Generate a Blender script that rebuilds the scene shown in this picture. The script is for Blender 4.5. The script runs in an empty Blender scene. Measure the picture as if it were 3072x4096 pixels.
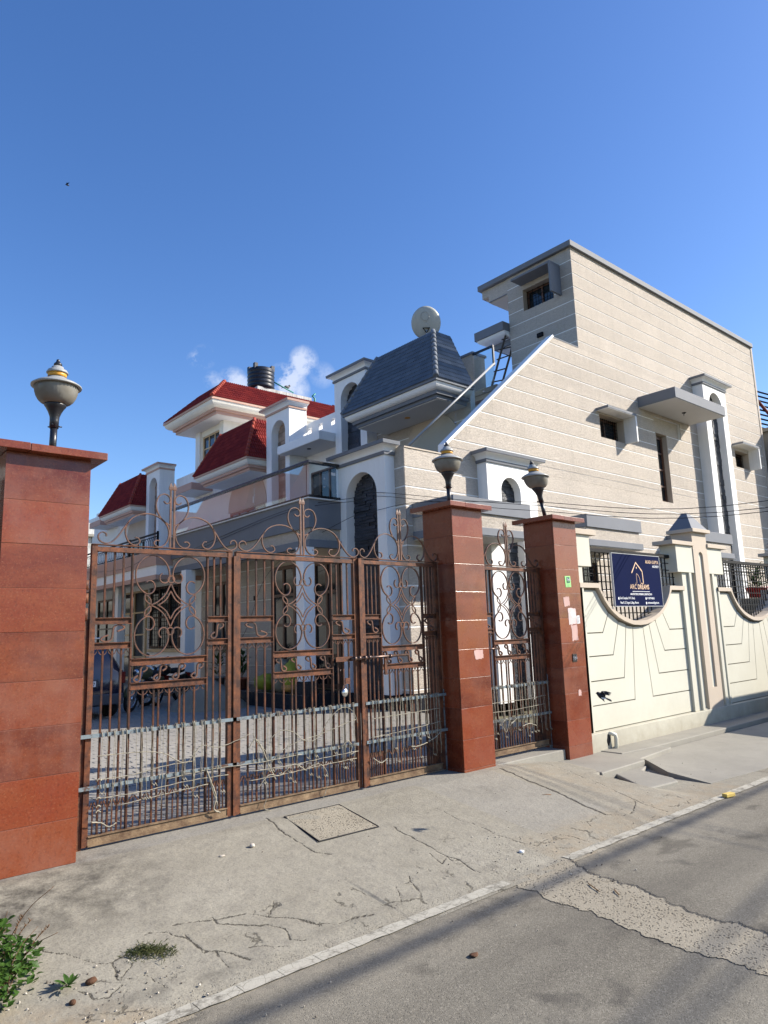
import bpy, bmesh, math, random
import numpy as np
from mathutils import Vector, Matrix
from mathutils.noise import noise as pnoise
random.seed(7)
R_ = math.radians
PI = math.pi
scn = bpy.context.scene
# ------------------------------------------------------------------ camera
cam_d = bpy.data.cameras.new('camera'); cam = bpy.data.objects.new('camera', cam_d)
scn.collection.objects.link(cam); scn.camera = cam
cam_d.sensor_fit = 'VERTICAL'; cam_d.sensor_height = 24.0; cam_d.lens = 24.0*2790.1/4096
cam_d.clip_start = 0.05; cam_d.clip_end = 3000
cr = Vector((0.7596896, -0.64944424, -0.03307407)); cu = Vector((-0.08476319, -0.14932243, 0.98514873)); cf = Vector((0.64473787, 0.74560377, 0.16848766))
cam.matrix_world = Matrix(((cr.x, cu.x, -cf.x, 0), (cr.y, cu.y, -cf.y, 0), (cr.z, cu.z, -cf.z, 1.6), (0, 0, 0, 1)))
# ------------------------------------------------------------------ sky and sun
SUN = Vector((0.698, -0.49, 0.522)).normalized()
elev = math.asin(SUN.z)
world = bpy.data.worlds.new('World'); scn.world = world; world.use_nodes = True
wn = world.node_tree.nodes; wl = world.node_tree.links; wn.clear()
wo = wn.new('ShaderNodeOutputWorld'); bg = wn.new('ShaderNodeBackground'); sky = wn.new('ShaderNodeTexSky')
sky.sky_type = 'NISHITA'; sky.sun_disc = False; sky.sun_elevation = elev
sky.sun_rotation = math.atan2(SUN.x, SUN.y)
sky.altitude = 100; sky.air_density = 1.0; sky.dust_density = 0.6; sky.ozone_density = 2.5
bg.inputs['Strength'].default_value = 0.118
hs = wn.new('ShaderNodeHueSaturation'); hs.inputs['Saturation'].default_value = 1.24; hs.inputs['Hue'].default_value = 0.5105
wl.new(sky.outputs[0], hs.inputs['Color'])
# small fair-weather clouds low over the roofs: soft puffs at real directions of the sky
tc = wn.new('ShaderNodeTexCoord')
def wmath(op, a, b=None, c=None):
    n = wn.new('ShaderNodeMath'); n.operation = op
    for i, v in enumerate((a, b, c)):
        if v is None: continue
        if isinstance(v, (int, float)): n.inputs[i].default_value = v
        else: wl.new(v, n.inputs[i])
    return n.outputs[0]
nz = wn.new('ShaderNodeTexNoise'); nz.inputs['Scale'].default_value = 17; nz.inputs['Detail'].default_value = 9; nz.inputs['Roughness'].default_value = .70; nz.inputs['Distortion'].default_value = .1
wl.new(tc.outputs['Generated'], nz.inputs['Vector'])
tot = None
def puff(px, py, rad, amt):
    global tot
    d = (cr*(px-1536)/2790.1 - cu*(py-2048)/2790.1 + cf).normalized()
    dt = wn.new('ShaderNodeVectorMath'); dt.operation = 'DOT_PRODUCT'
    wl.new(tc.outputs['Generated'], dt.inputs[0]); dt.inputs[1].default_value = d
    k = wmath('SUBTRACT', 1.0, dt.outputs['Value'])
    k = wmath('DIVIDE', k, rad*rad/2)
    k = wmath('SUBTRACT', 1.0, k); k = wmath('MAXIMUM', k, 0.0); k = wmath('MULTIPLY', k, amt)
    tot = k if tot is None else wmath('ADD', tot, k)
CLOUDS = [(1215, 1440, .022, 1.5), (1190, 1475, .018, 1.1), (1130, 1510, .022, 1.5), (1165, 1560, .028, 1.5), (1120, 1590, .024, 1.0), (930, 1525, .022, 1.1), (850, 1520, .014, .7), (960, 1560, .022, .8), (815, 1428, .018, .7), (780, 1436, .012, .5), (1290, 1500, .020, .5)]
for c_ in CLOUDS: puff(*c_)
nn = wmath('SUBTRACT', nz.outputs['Fac'], 0.43); nn = wmath('MULTIPLY', nn, 3.2); nn = wmath('MAXIMUM', nn, 0.0)
cm = wmath('MULTIPLY', tot, nn); cm = wmath('SMOOTH_MIN', cm, 0.60, 0.35)
mx = wn.new('ShaderNodeMix'); mx.data_type = 'RGBA'
wl.new(cm, mx.inputs['Factor']); wl.new(hs.outputs[0], mx.inputs['A']); mx.inputs['B'].default_value = (4.6, 4.8, 5.3, 1)
wl.new(mx.outputs['Result'], bg.inputs['Color']); wl.new(bg.outputs[0], wo.inputs[0])
sd = bpy.data.lights.new('sun', 'SUN'); sd.energy = 4.9; sd.angle = R_(0.53); sd.color = (1, .92, .80)
so = bpy.data.objects.new('sun', sd); scn.collection.objects.link(so)
so.rotation_euler = (-SUN).to_track_quat('-Z', 'Y').to_euler(); so.location = SUN*60
scn.view_settings.view_transform = 'Standard'; scn.view_settings.look = 'None'
scn.view_settings.exposure = 0.90; scn.view_settings.gamma = 1.0; scn.view_settings.use_curve_mapping = False
scn.render.engine = 'CYCLES'
scn.cycles.max_bounces = 7; scn.cycles.transparent_max_bounces = 24; scn.cycles.caustics_reflective = False; scn.cycles.caustics_refractive = False
# ------------------------------------------------------------------ material helpers
MATS = {}
class NT:
    def __init__(s, name):
        s.m = bpy.data.materials.new(name); s.m.use_nodes = True
        s.n = s.m.node_tree.nodes; s.l = s.m.node_tree.links
        s.b = s.n['Principled BSDF']; s.o = s.n['Material Output']
        g = s.n.new('ShaderNodeNewGeometry'); s.pos = g.outputs['Position']; s.geo = g
        MATS[name] = s.m
    def put(s, sock, v):
        if isinstance(v, (int, float)): sock.default_value = v
        elif isinstance(v, tuple): sock.default_value = v if len(v) == len(sock.default_value) else (*v, 1)
        else: s.l.new(v, sock)
    def map(s, sc, vec=None, off=(0, 0, 0)):
        n = s.n.new('ShaderNodeMapping'); s.l.new(vec or s.pos, n.inputs[0]); n.inputs['Scale'].default_value = sc; n.inputs['Location'].default_value = off
        return n.outputs[0]
    def noise(s, scale, detail=4, rough=.55, vec=None, dist=0):
        n = s.n.new('ShaderNodeTexNoise'); s.l.new(vec or s.pos, n.inputs['Vector'])
        n.inputs['Scale'].default_value = scale; n.inputs['Detail'].default_value = detail; n.inputs['Roughness'].default_value = rough; n.inputs['Distortion'].default_value = dist
        return n.outputs['Fac']
    def vor(s, scale, feat='F1', vec=None, out='Distance', rnd=1):
        n = s.n.new('ShaderNodeTexVoronoi'); n.feature = feat; s.l.new(vec or s.pos, n.inputs['Vector']); n.inputs['Scale'].default_value = scale; n.inputs['Randomness'].default_value = rnd
        return n.outputs[out]
    def math(s, op, a, b=None, c=None):
        n = s.n.new('ShaderNodeMath'); n.operation = op
        for i, v in enumerate((a, b, c)):
            if v is not None: s.put(n.inputs[i], v)
        return n.outputs[0]
    def ramp(s, f, lo, hi):
        n = s.n.new('ShaderNodeMapRange'); s.l.new(f, n.inputs['Value']); n.inputs['From Min'].default_value = lo; n.inputs['From Max'].default_value = hi
        return n.outputs['Result']
    def mix(s, f, a, b, mode='MIX'):
        n = s.n.new('ShaderNodeMix'); n.data_type = 'RGBA'; n.blend_type = mode
        s.put(n.inputs['Factor'], f); s.put(n.inputs['A'], a); s.put(n.inputs['B'], b)
        return n.outputs['Result']
    def attr(s, name, out='Fac'):
        n = s.n.new('ShaderNodeAttribute'); n.attribute_name = name; return n.outputs[out]
    def rand(s):
        return s.n.new('ShaderNodeObjectInfo').outputs['Random']
    def bump(s, h, dist=.01, strength=1.0, prev=None):
        n = s.n.new('ShaderNodeBump'); n.inputs['Distance'].default_value = dist; n.inputs['Strength'].default_value = strength
        s.l.new(h, n.inputs['Height'])
        if prev is not None: s.l.new(prev, n.inputs['Normal'])
        return n.outputs[0]
    def done(s, col, rough=.8, metal=0, spec=.4, normal=None):
        s.put(s.b.inputs['Base Color'], col); s.put(s.b.inputs['Roughness'], rough); s.put(s.b.inputs['Metallic'], metal)
        s.b.inputs['Specular IOR Level'].default_value = spec
        if normal is not None: s.l.new(normal, s.b.inputs['Normal'])
        return s.m
def scale_c(c, k): return tuple(min(1, x*k) for x in c)
def paint(name, c, var=.1, rough=.75, spec=.35, grain=.0012, gs=90, dirt=None, rnd=0, streak=0, dirtc=(.12, .11, .09)):
    t = NT(name)
    col = t.mix(t.ramp(t.noise(1.3, 6), .3, .7), scale_c(c, 1-var), scale_c(c, 1+var*.6))
    col = t.mix(t.math('MULTIPLY', t.ramp(t.noise(14, 5), .5, .8), var), col, scale_c(c, .6))
    if rnd:
        col = t.mix(1.0, col, t.mix(t.rand(), (1-rnd,)*3, (1+rnd*.6,)*3), 'MULTIPLY')
    if dirt:
        d = t.noise(2.2, 8, .65, vec=t.map((1.6, 1.6, .35))); d = t.ramp(d, .55-dirt*.25, .85)
        col = t.mix(t.math('MULTIPLY', d, dirt), col, dirtc)
    if streak:
        d = t.noise(3.0, 6, .7, vec=t.map((4.5, 4.5, .22))); d = t.ramp(d, .52, .8)
        col = t.mix(t.math('MULTIPLY', d, streak), col, dirtc)
    return t.done(col, rough, 0, spec, t.bump(t.noise(gs, 4), grain*2, .6))
paint('lime_white', (.80, .80, .79), .05, dirt=.1, streak=.05)
paint('grime_white', (.74, .74, .72), .06, dirt=.35, streak=.3, dirtc=(.33, .33, .32))
paint('black_mould', (.62, .62, .6), .1, dirt=.9, streak=.8, dirtc=(.10, .10, .10))
paint('grey_paint', (.16, .172, .195), .07, dirt=.12)
paint('grey_paint_dark', (.15, .155, .175), .1, dirt=.2)
paint('cream', (.53, .52, .44), .05, dirt=.16, streak=.10, dirtc=(.5, .46, .36))
paint('beige_trim', (.48, .41, .33), .08, dirt=.2, streak=.12, dirtc=(.4, .34, .27))
paint('cream_grimy', (.45, .432, .355), .1, dirt=.45, streak=.35, dirtc=(.38, .35, .29))
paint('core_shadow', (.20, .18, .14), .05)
paint('brick_red', (.23, .06, .04), .15, dirt=.2)
paint('peach', (.50, .32, .25), .08, dirt=.2, streak=.15, dirtc=(.34, .25, .21))
paint('ivory', (.74, .72, .64), .05, dirt=.15)
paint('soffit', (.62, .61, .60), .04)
paint('cement', (.262, .248, .212), .12, grain=.003, gs=60, dirt=.35, streak=.2, dirtc=(.14, .13, .12))
paint('brown_wood', (.10, .045, .025), .2, rough=.45, spec=.5)
paint('light_wood', (.52, .38, .22), .12, rough=.5)
paint('black_iron', (.006, .006, .007), .2, rough=.6, spec=.15)
paint('black_gloss', (.01, .011, .013), .1, rough=.22, spec=.6, grain=.0003)
paint('lamp_black', (.012, .013, .018), .2, rough=.35, spec=.5, dirt=.15)
paint('amber', (.62, .30, .04), .1, rough=.4)
paint('lamp_grey', (.30, .31, .31), .12, rough=.4, dirt=.2)
paint('steel_rail', (.32, .33, .34), .08, rough=.4)
paint('tank_plastic', (.012, .016, .028), .15, rough=.4, dirt=.1, dirtc=(.12, .12, .12))
paint('pvc_green', (.03, .22, .19), .1, rough=.4)
paint('pvc_white', (.62, .6, .5), .1, rough=.4, dirt=.3)
paint('cable_black', (.015, .015, .017), .1, rough=.6)
paint('bamboo', (.10, .075, .055), .25, rough=.7)
paint('red_oxide', (.13, .02, .02), .2, rough=.6)
paint('dish_metal', (.40, .41, .38), .08, rough=.5, dirt=.2)
paint('car_paint', (.010, .014, .035), .05, rough=.12, spec=.7, grain=.0001)
paint('car_grey', (.05, .055, .07), .05, rough=.35)
paint('rubber', (.02, .02, .02), .15, rough=.8)
paint('chrome', (.6, .6, .6), .05, rough=.2); MATS['chrome'].node_tree.nodes['Principled BSDF'].inputs['Metallic'].default_value = .9
paint('tail_red', (.12, .005, .005), .05, rough=.2)
paint('plate_white', (.75, .75, .75), .03, rough=.4)
paint('ink_black', (.01, .01, .01), .0, rough=.5)
paint('olive_tank', (.10, .10, .05), .1, rough=.3)
paint('moto_black', (.015, .015, .017), .1, rough=.3, spec=.6)
paint('terracotta', (.32, .10, .05), .12, rough=.8, rnd=.2)
paint('pot_red', (.42, .02, .02), .08, rough=.4)
paint('sack_yellow', (.27, .29, .03), .2, rough=.6, grain=.003, gs=160)
paint('sack_white', (.33, .29, .21), .2, rough=.7, grain=.003, gs=160, dirt=.4)
paint('sack_orange', (.42, .22, .06), .2, rough=.7)
paint('plinth_black', (.018, .020, .026), .1, rough=.25, spec=.6)
paint('sand', (.27, .23, .17), .2, grain=.008, gs=45)
paint('gravel_dirt', (.33, .27, .19), .25, grain=.006, gs=60)
paint('pebble', (.42, .38, .32), .1, rnd=.4)
paint('pebble_dark', (.12, .10, .08), .1, rnd=.4)
paint('seed_brown', (.10, .045, .02), .2, grain=.006, gs=220)
paint('cap_white', (.75, .75, .74), .02, rough=.4)
paint('yellow_litter', (.62, .45, .12), .1, rough=.5)
paint('stick', (.24, .13, .06), .2)
paint('sticker_green', (.30, .62, .22), .06, rough=.5)
paint('sticker_dark', (.01, .10, .08), .06, rough=.5)
paint('paper_white', (.72, .74, .76), .04, rough=.6)
paint('sign_blue', (.003, .008, .045), .12, rough=.8, spec=.04, grain=.0003)
paint('sign_edge', (.45, .46, .47), .1, rough=.4)
paint('sign_gold', (.72, .50, .33), .04, rough=.5)
paint('sign_white', (.75, .77, .8), .03, rough=.5)
paint('bird_black', (.006, .008, .016), .1, rough=.5)
paint('bird_grey', (.09, .08, .08), .2, rough=.7)
paint('bird_white', (.75, .75, .75), .03, rough=.8)
paint('dove_grey', (.16, .15, .15), .1, rough=.8)
paint('line_paint', (.56, .54, .48), .1, grain=.003, gs=70, dirt=.5, dirtc=(.30, .28, .24))
paint('brick_stone', (.34, .25, .19), .2, rnd=.45, grain=.01, gs=30)
paint('mortar_black', (.008, .009, .012), .1)
paint('mortar_stone', (.16, .13, .11), .1)
def splash(name, lo, hi, amt, dc):
    m = MATS[name]; n, l = m.node_tree.nodes, m.node_tree.links; b = n['Principled BSDF']; src = b.inputs['Base Color'].links[0].from_socket
    g = n.new('ShaderNodeNewGeometry'); s_ = n.new('ShaderNodeSeparateXYZ'); l.new(g.outputs['Position'], s_.inputs[0])
    nz_ = n.new('ShaderNodeTexNoise'); nz_.inputs['Scale'].default_value = 4; nz_.inputs['Detail'].default_value = 9; nz_.inputs['Roughness'].default_value = .75; l.new(g.outputs['Position'], nz_.inputs['Vector'])
    ad = n.new('ShaderNodeMath'); ad.operation = 'MULTIPLY_ADD'; l.new(nz_.outputs['Fac'], ad.inputs[0]); ad.inputs[1].default_value = -.7; l.new(s_.outputs['Z'], ad.inputs[2])
    r = n.new('ShaderNodeMapRange'); l.new(ad.outputs[0], r.inputs['Value']); r.inputs['From Min'].default_value = hi-.35; r.inputs['From Max'].default_value = lo-.35; r.inputs['To Max'].default_value = amt
    mx_ = n.new('ShaderNodeMix'); mx_.data_type = 'RGBA'; l.new(r.outputs['Result'], mx_.inputs['Factor']); l.new(src, mx_.inputs['A']); mx_.inputs['B'].default_value = (*dc, 1); l.new(mx_.outputs['Result'], b.inputs['Base Color'])
splash('cream_grimy', -.22, .12, .6, (.24, .21, .155)); splash('cream', .02, .45, .3, (.36, .33, .25))
def stucco(name, c):
    t = NT(name)
    v = t.map((9, 9, 34))
    n1 = t.noise(1.0, 3, .5, vec=v, dist=.9)
    worm = t.math('ABSOLUTE', t.math('SUBTRACT', n1, .5)); worm = t.ramp(worm, 0.0, .06)
    n2 = t.noise(1.9, 3, .5, vec=v, dist=.6)
    worm2 = t.ramp(t.math('ABSOLUTE', t.math('SUBTRACT', n2, .47)), 0, .03)
    w = t.math('MULTIPLY', worm, worm2)
    blot = t.ramp(t.noise(.7, 6, .6), .3, .7)
    col = t.mix(blot, scale_c(c, .92), scale_c(c, 1.06))
    col = t.mix(t.math('MULTIPLY', t.math('SUBTRACT', 1.0, w), .42), col, scale_c(c, .45))
    stk_ = t.ramp(t.noise(1.0, 7, .7, vec=t.map((5, 5, .28))), .50, .78); col = t.mix(t.math('MULTIPLY', stk_, .34), col, scale_c(c, .58))
    col = t.mix(1.0, col, t.mix(t.rand(), (.93,)*3, (1.04,)*3), 'MULTIPLY')
    h = t.math('ADD', w, t.math('MULTIPLY', t.noise(60, 3), .5))
    return t.done(col, .85, 0, .3, t.bump(h, .006, .8))
stucco('travertine', (.525, .468, .402))
def bars_m():
    t = NT('bar_iron')
    n = t.ramp(t.noise(7, 8, .72), .42, .66)
    c = t.mix(n, (.022, .009, .007), (.125, .040, .015))
    c = t.mix(t.math('MULTIPLY', t.ramp(t.noise(40, 5, .7), .58, .72), .6), c, (.19, .085, .035))
    t.done(c, .6, 0, .3, t.bump(t.noise(150, 4, .7), .002, .6))
bars_m()
def granite():
    t = NT('granite')
    r = t.rand()
    base = t.mix(t.ramp(t.math('FRACT', t.math('MULTIPLY', r, 5.7)), .25, .75), (.175, .032, .012), (.095, .016, .008))
    base = t.mix(t.math('MULTIPLY', t.ramp(t.math('FRACT', t.math('MULTIPLY', r, 3.3)), .68, .76), .8), base, (.195, .055, .023))
    base = t.mix(t.ramp(t.noise(2.2, 6, .6, vec=t.map((1, 1, 2.5))), .35, .75), base, (.20, .050, .020))
    sp = t.ramp(t.noise(85, 3, .7), .56, .70)
    base = t.mix(t.math('MULTIPLY', sp, .38), base, (.34, .15, .075))
    dk = t.ramp(t.noise(48, 4, .7), .52, .68)
    base = t.mix(t.math('MULTIPLY', dk, .5), base, (.045, .009, .006))
    dust = t.math('MULTIPLY', t.ramp(t.noise(1.7, 7, .7, vec=t.map((1, 1, .6), off=(3, 1, 7))), .42, .75), t.math('MULTIPLY_ADD', t.ramp(t.math('FRACT', t.math('MULTIPLY', r, 7.31)), .4, .9), 1.6, .3))
    base = t.mix(t.math('MULTIPLY', dust, .30), base, (.24, .13, .10))
    rg = t.ramp(t.noise(5, 5), .3, .7); rg = t.math('MULTIPLY_ADD', rg, .22, .15)
    t.done(base, rg, 0, .42, t.bump(t.noise(240, 2), .0006, .4))
granite()
t = NT('granite_joint'); t.done((.20, .09, .065), .95, 0, .05)
def rust():
    t = NT('rusty_iron')
    n = t.ramp(t.noise(9, 8, .7), .38, .68)
    c = t.mix(n, (.034, .013, .009), (.19, .062, .021))
    c = t.mix(t.ramp(t.noise(45, 5, .7), .60, .8), c, (.27, .13, .06))
    c = t.mix(t.math('MULTIPLY', t.ramp(t.noise(24, 6, .7), .56, .66), .7), c, (.03, .016, .014))
    t.done(c, .62, 0, .35, t.bump(t.noise(150, 4, .7), .0025, .7))
    t = NT('scroll_iron')
    n = t.ramp(t.noise(12, 7, .7), .35, .65)
    c = t.mix(n, (.050, .023, .015), (.155, .062, .032))
    t.done(c, .5, 0, .45, t.bump(t.noise(150, 4, .7), .0015, .6))
    t = NT('blue_strap')
    n = t.ramp(t.noise(16, 8, .75), .50, .60)
    c = t.mix(n, (.155, .20, .225), (.07, .032, .018))
    c = t.mix(t.ramp(t.noise(5, 5), .55, .8), c, (.20, .23, .24))
    t.done(c, .6, 0, .35, t.bump(t.noise(90, 4), .002, .6))
    t = NT('old_base_iron')
    c = t.mix(t.ramp(t.noise(7, 8, .75), .4, .7), (.10, .06, .035), (.28, .20, .12))
    t.done(c, .75, 0, .3, t.bump(t.noise(90, 5), .004, .8))
    t = NT('tie_cord')
    c = t.mix(t.ramp(t.noise(30, 4), .35, .7), (.36, .33, .26), (.15, .135, .10))
    t.done(c, .7)
    t = NT('bolt_steel')
    c = t.mix(t.ramp(t.noise(40, 5), .4, .7), (.05, .04, .04), (.20, .12, .09))
    t.done(c, .35, .6, .5)
rust()
def tiles(name, c, c2):
    t = NT(name)
    col = t.mix(t.rand(), c, c2)
    col = t.mix(t.math('MULTIPLY', t.ramp(t.noise(3, 6), .45, .8), .4), col, scale_c(c, .55))
    t.done(col, .7, 0, .22, t.bump(t.noise(80, 3), .001, .4))
tiles('tile_red', (.15, .011, .010), (.22, .022, .016)); tiles('tile_grey', (.10, .127, .165), (.13, .16, .205))
tiles('ridge_red', (.32, .06, .04), (.24, .04, .026)); tiles('ridge_grey', (.17, .19, .22), (.14, .16, .19))
t = NT('ledger_stone'); t.done(t.mix(t.rand(), (.006, .008, .013), (.030, .036, .052)), .38, 0, .5, t.bump(t.noise(26, 6, .7), .02, .8))
t = NT('window_glass'); t.done(t.mix(t.ramp(t.noise(.9, 3), .4, .6), (.006, .009, .013), (.02, .028, .035)), .06, 0, .6)
def glass():
    t = NT('rail_glass')
    tr = t.n.new('ShaderNodeBsdfTransparent'); tr.inputs[0].default_value = (.93, .97, .96, 1)
    gl = t.n.new('ShaderNodeBsdfGlossy'); gl.inputs['Roughness'].default_value = .02; gl.inputs[0].default_value = (.9, .95, 1, 1)
    fr = t.n.new('ShaderNodeFresnel'); fr.inputs[0].default_value = 1.5
    mxs = t.n.new('ShaderNodeMixShader'); t.l.new(t.math('MULTIPLY', fr.outputs[0], t.math('MULTIPLY', t.math('SUBTRACT', 1.0, t.geo.outputs['Backfacing']), 2.4)), mxs.inputs[0])
    t.l.new(tr.outputs[0], mxs.inputs[1]); t.l.new(gl.outputs[0], mxs.inputs[2]); t.l.new(mxs.outputs[0], t.o.inputs[0])
    t = NT('lamp_bowl')
    df = t.n.new('ShaderNodeBsdfTranslucent'); df.inputs[0].default_value = (.34, .31, .25, 1)
    t.done(t.mix(t.ramp(t.noise(6, 4), .4, .7), (.30, .295, .27), (.20, .18, .15)), .28, 0, .5)
    mxs = t.n.new('ShaderNodeMixShader'); mxs.inputs[0].default_value = .35
    t.l.new(t.b.outputs[0], mxs.inputs[1]); t.l.new(df.outputs[0], mxs.inputs[2]); t.l.new(mxs.outputs[0], t.o.inputs[0])
glass()
def leafm(name, a, b):
    t = NT(name)
    c = t.mix(t.rand(), a, b); c = t.mix(t.ramp(t.noise(18, 3), .35, .7), c, b)
    t.done(c, .5, 0, .3)
    df = t.n.new('ShaderNodeBsdfTranslucent'); t.l.new(c, df.inputs[0])
    mxs = t.n.new('ShaderNodeMixShader'); mxs.inputs[0].default_value = .35
    t.l.new(t.b.outputs[0], mxs.inputs[1]); t.l.new(df.outputs[0], mxs.inputs[2]); t.l.new(mxs.outputs[0], t.o.inputs[0])
leafm('leaf_green', (.035, .085, .012), (.065, .135, .022)); leafm('grass_green', (.045, .065, .018), (.11, .11, .045)); leafm('plant_dark', (.015, .05, .012), (.04, .09, .02))
t = NT('stem_brown'); t.done((.10, .05, .02), .7)
def ground_mats():
    # concrete apron: vertex masks carry cracks, patches and stains
    t = NT('apron_concrete')
    cz = t.attr('craze'); cr_ = t.attr('crack'); gv = t.attr('gravelly'); st = t.attr('stain'); ds = t.attr('dust'); sm = t.attr('smooth')
    c = t.mix(t.ramp(t.noise(1.6, 8, .6), .3, .7), (.242, .224, .178), (.298, .279, .228))
    c = t.mix(t.math('MULTIPLY', t.ramp(t.noise(9, 7, .7), .45, .75), .55), c, (.155, .142, .12))
    c = t.mix(t.math('MULTIPLY', sm, .6), c, (.25, .242, .222))
    fine = t.noise(75, 5, .8)
    c = t.mix(t.math('MULTIPLY', t.ramp(fine, .50, .64), .6), c, (.095, .085, .07))
    c = t.mix(t.math('MULTIPLY', t.ramp(t.noise(60, 4, .7), .56, .70), .4), c, (.31, .29, .25))
    agg = t.vor(70)
    ag = t.math('MULTIPLY', t.ramp(agg, .36, .22), t.ramp(t.noise(35, 3), .42, .58))
    c = t.mix(t.math('MULTIPLY', t.math('MULTIPLY', gv, ag), .6), c, (.085, .075, .058))
    mould = t.math('MULTIPLY', st, t.ramp(t.noise(5.5, 10, .72), .40, .62))
    c = t.mix(mould, c, (.070, .064, .054))
    c = t.mix(t.math('MULTIPLY', ds, t.ramp(t.noise(7, 8, .7), .35, .6)), c, (.27, .215, .145))
    cr_ = t.math('MAXIMUM', t.ramp(t.math('ADD', t.attr('crack'), t.math('MULTIPLY', t.math('SUBTRACT', t.noise(60, 5, .75), .5), .7)), .74, .90), 0.0); c = t.mix(t.math('MULTIPLY', cr_, .8), c, (.036, .031, .025))
    wv = t.n.new('ShaderNodeVectorMath'); wv.operation = 'ADD'; t.l.new(t.pos, wv.inputs[0])
    nzc = t.n.new('ShaderNodeTexNoise'); t.l.new(t.pos, nzc.inputs['Vector']); nzc.inputs['Scale'].default_value = 9; nzc.inputs['Detail'].default_value = 8; nzc.inputs['Roughness'].default_value = .7
    vsx = t.n.new('ShaderNodeVectorMath'); vsx.operation = 'SCALE'; t.l.new(nzc.outputs['Color'], vsx.inputs[0]); vsx.inputs['Scale'].default_value = .16; t.l.new(vsx.outputs[0], wv.inputs[1])
    cd = t.ramp(t.vor(3.6, 'DISTANCE_TO_EDGE', vec=wv.outputs[0]), .026, .010); cd = t.math('MULTIPLY', t.math('MULTIPLY', cd, cz), t.ramp(t.noise(4, 3), .55, .62))
    cr_ = t.math('MAXIMUM', cr_, cd); c = t.mix(t.math('MULTIPLY', cd, .55), c, (.06, .052, .04))
    h = t.math('ADD', t.math('MULTIPLY', fine, .35), t.math('MULTIPLY', t.math('MULTIPLY', gv, ag), -.9))
    h = t.math('ADD', h, t.math('MULTIPLY', t.noise(22, 6, .65), 1.2))
    h = t.math('ADD', h, t.math('MULTIPLY', cr_, -2.5))
    t.done(c, .93, 0, .2, t.bump(h, .007, .75))
    t = NT('asphalt')
    v = t.vor(95); ag = t.math('MULTIPLY', t.ramp(v, .42, .22), t.ramp(t.noise(50, 3), .4, .6))
    big = t.ramp(t.noise(.55, 8, .65, vec=t.map((1, 1.8, 1))), .35, .68)
    c = t.mix(big, (.125, .115, .094), (.195, .181, .148))
    c = t.mix(t.math('MULTIPLY', ag, .6), c, (.06, .054, .045))
    c = t.mix(t.math('MULTIPLY', t.ramp(t.noise(85, 5, .8), .50, .64), .6), c, (.36, .33, .27))
    c = t.mix(t.math('MULTIPLY', t.ramp(t.noise(2.3, 6, .6, vec=t.map((1, 1, 1), off=(4, 9, 0))), .60, .72), .6), c, (.06, .056, .052))
    sx = t.n.new('ShaderNodeSeparateXYZ'); t.l.new(t.pos, sx.inputs[0])
    dsty = t.math('MULTIPLY', t.ramp(sx.outputs['Y'], 2.95, 3.55), t.ramp(t.noise(4, 8, .75), .42, .62))
    c = t.mix(t.math('MULTIPLY', dsty, .75), c, (.27, .245, .195))
    oil = t.ramp(t.noise(1.9, 5, .55, vec=t.map((1, 1.6, 1), off=(11, 3, 0))), .60, .68)
    c = t.mix(t.math('MULTIPLY', oil, .55), c, (.07, .064, .055))
    track = t.math('MULTIPLY', t.ramp(t.noise(.9, 4, .5, vec=t.map((.18, 2.2, 1))), .5, .66), .35); c = t.mix(track, c, (.10, .092, .078))
    h = t.math('ADD', t.math('MULTIPLY', ag, -.5), t.noise(130, 4, .75))
    h = t.math('ADD', h, t.math('MULTIPLY', t.noise(5, 4), 1.5))
    t.done(c, .93, 0, .12, t.bump(h, .004, .8))
    t = NT('exposed_aggregate')
    v = t.vor(48); ag = t.math('MULTIPLY', t.ramp(v, .40, .26), t.ramp(t.noise(20, 3), .40, .56))
    c = t.mix(t.ramp(t.noise(3, 6), .3, .7), (.26, .232, .178), (.32, .288, .225))
    c = t.mix(t.math('MULTIPLY', ag, .75), c, (.10, .086, .068))
    h = t.math('ADD', t.math('MULTIPLY', ag, -1.2), t.noise(90, 4, .7))
    t.done(c, .93, 0, .2, t.bump(h, .008, .9))
    t = NT('paver')
    c = t.mix(t.rand(), (.27, .255, .23), (.31, .295, .265)); c = t.mix(t.math('MULTIPLY', t.ramp(t.noise(6, 6), .4, .7), .4), c, (.21, .195, .17))
    t.done(c, .88, 0, .25, t.bump(t.noise(60, 4), .003, .6))
    t = NT('earth'); t.done(t.mix(t.ramp(t.noise(.4, 8), .3, .7), (.20, .17, .12), (.12, .12, .07)), .95)
    t = NT('crack_paint'); v = t.vor(11, 'DISTANCE_TO_EDGE', vec=t.mix(.25, t.pos, t.math('MULTIPLY', t.noise(6, 4), 1.0), 'ADD') if False else None); k = t.math('MULTIPLY', t.math('MULTIPLY_ADD', t.ramp(v, .0, .03), .6, .4), t.ramp(t.noise(6, 10, .78), .36, .50)); k = t.math('MAXIMUM', k, t.ramp(t.noise(3, 3), .55, .75))
    t.done(t.mix(k, (.13, .12, .098), t.mix(t.noise(40, 5), (.34, .325, .27), (.43, .41, .35))), .85, 0, .2, t.bump(t.noise(90, 4), .003, .6))
ground_mats()
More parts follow.
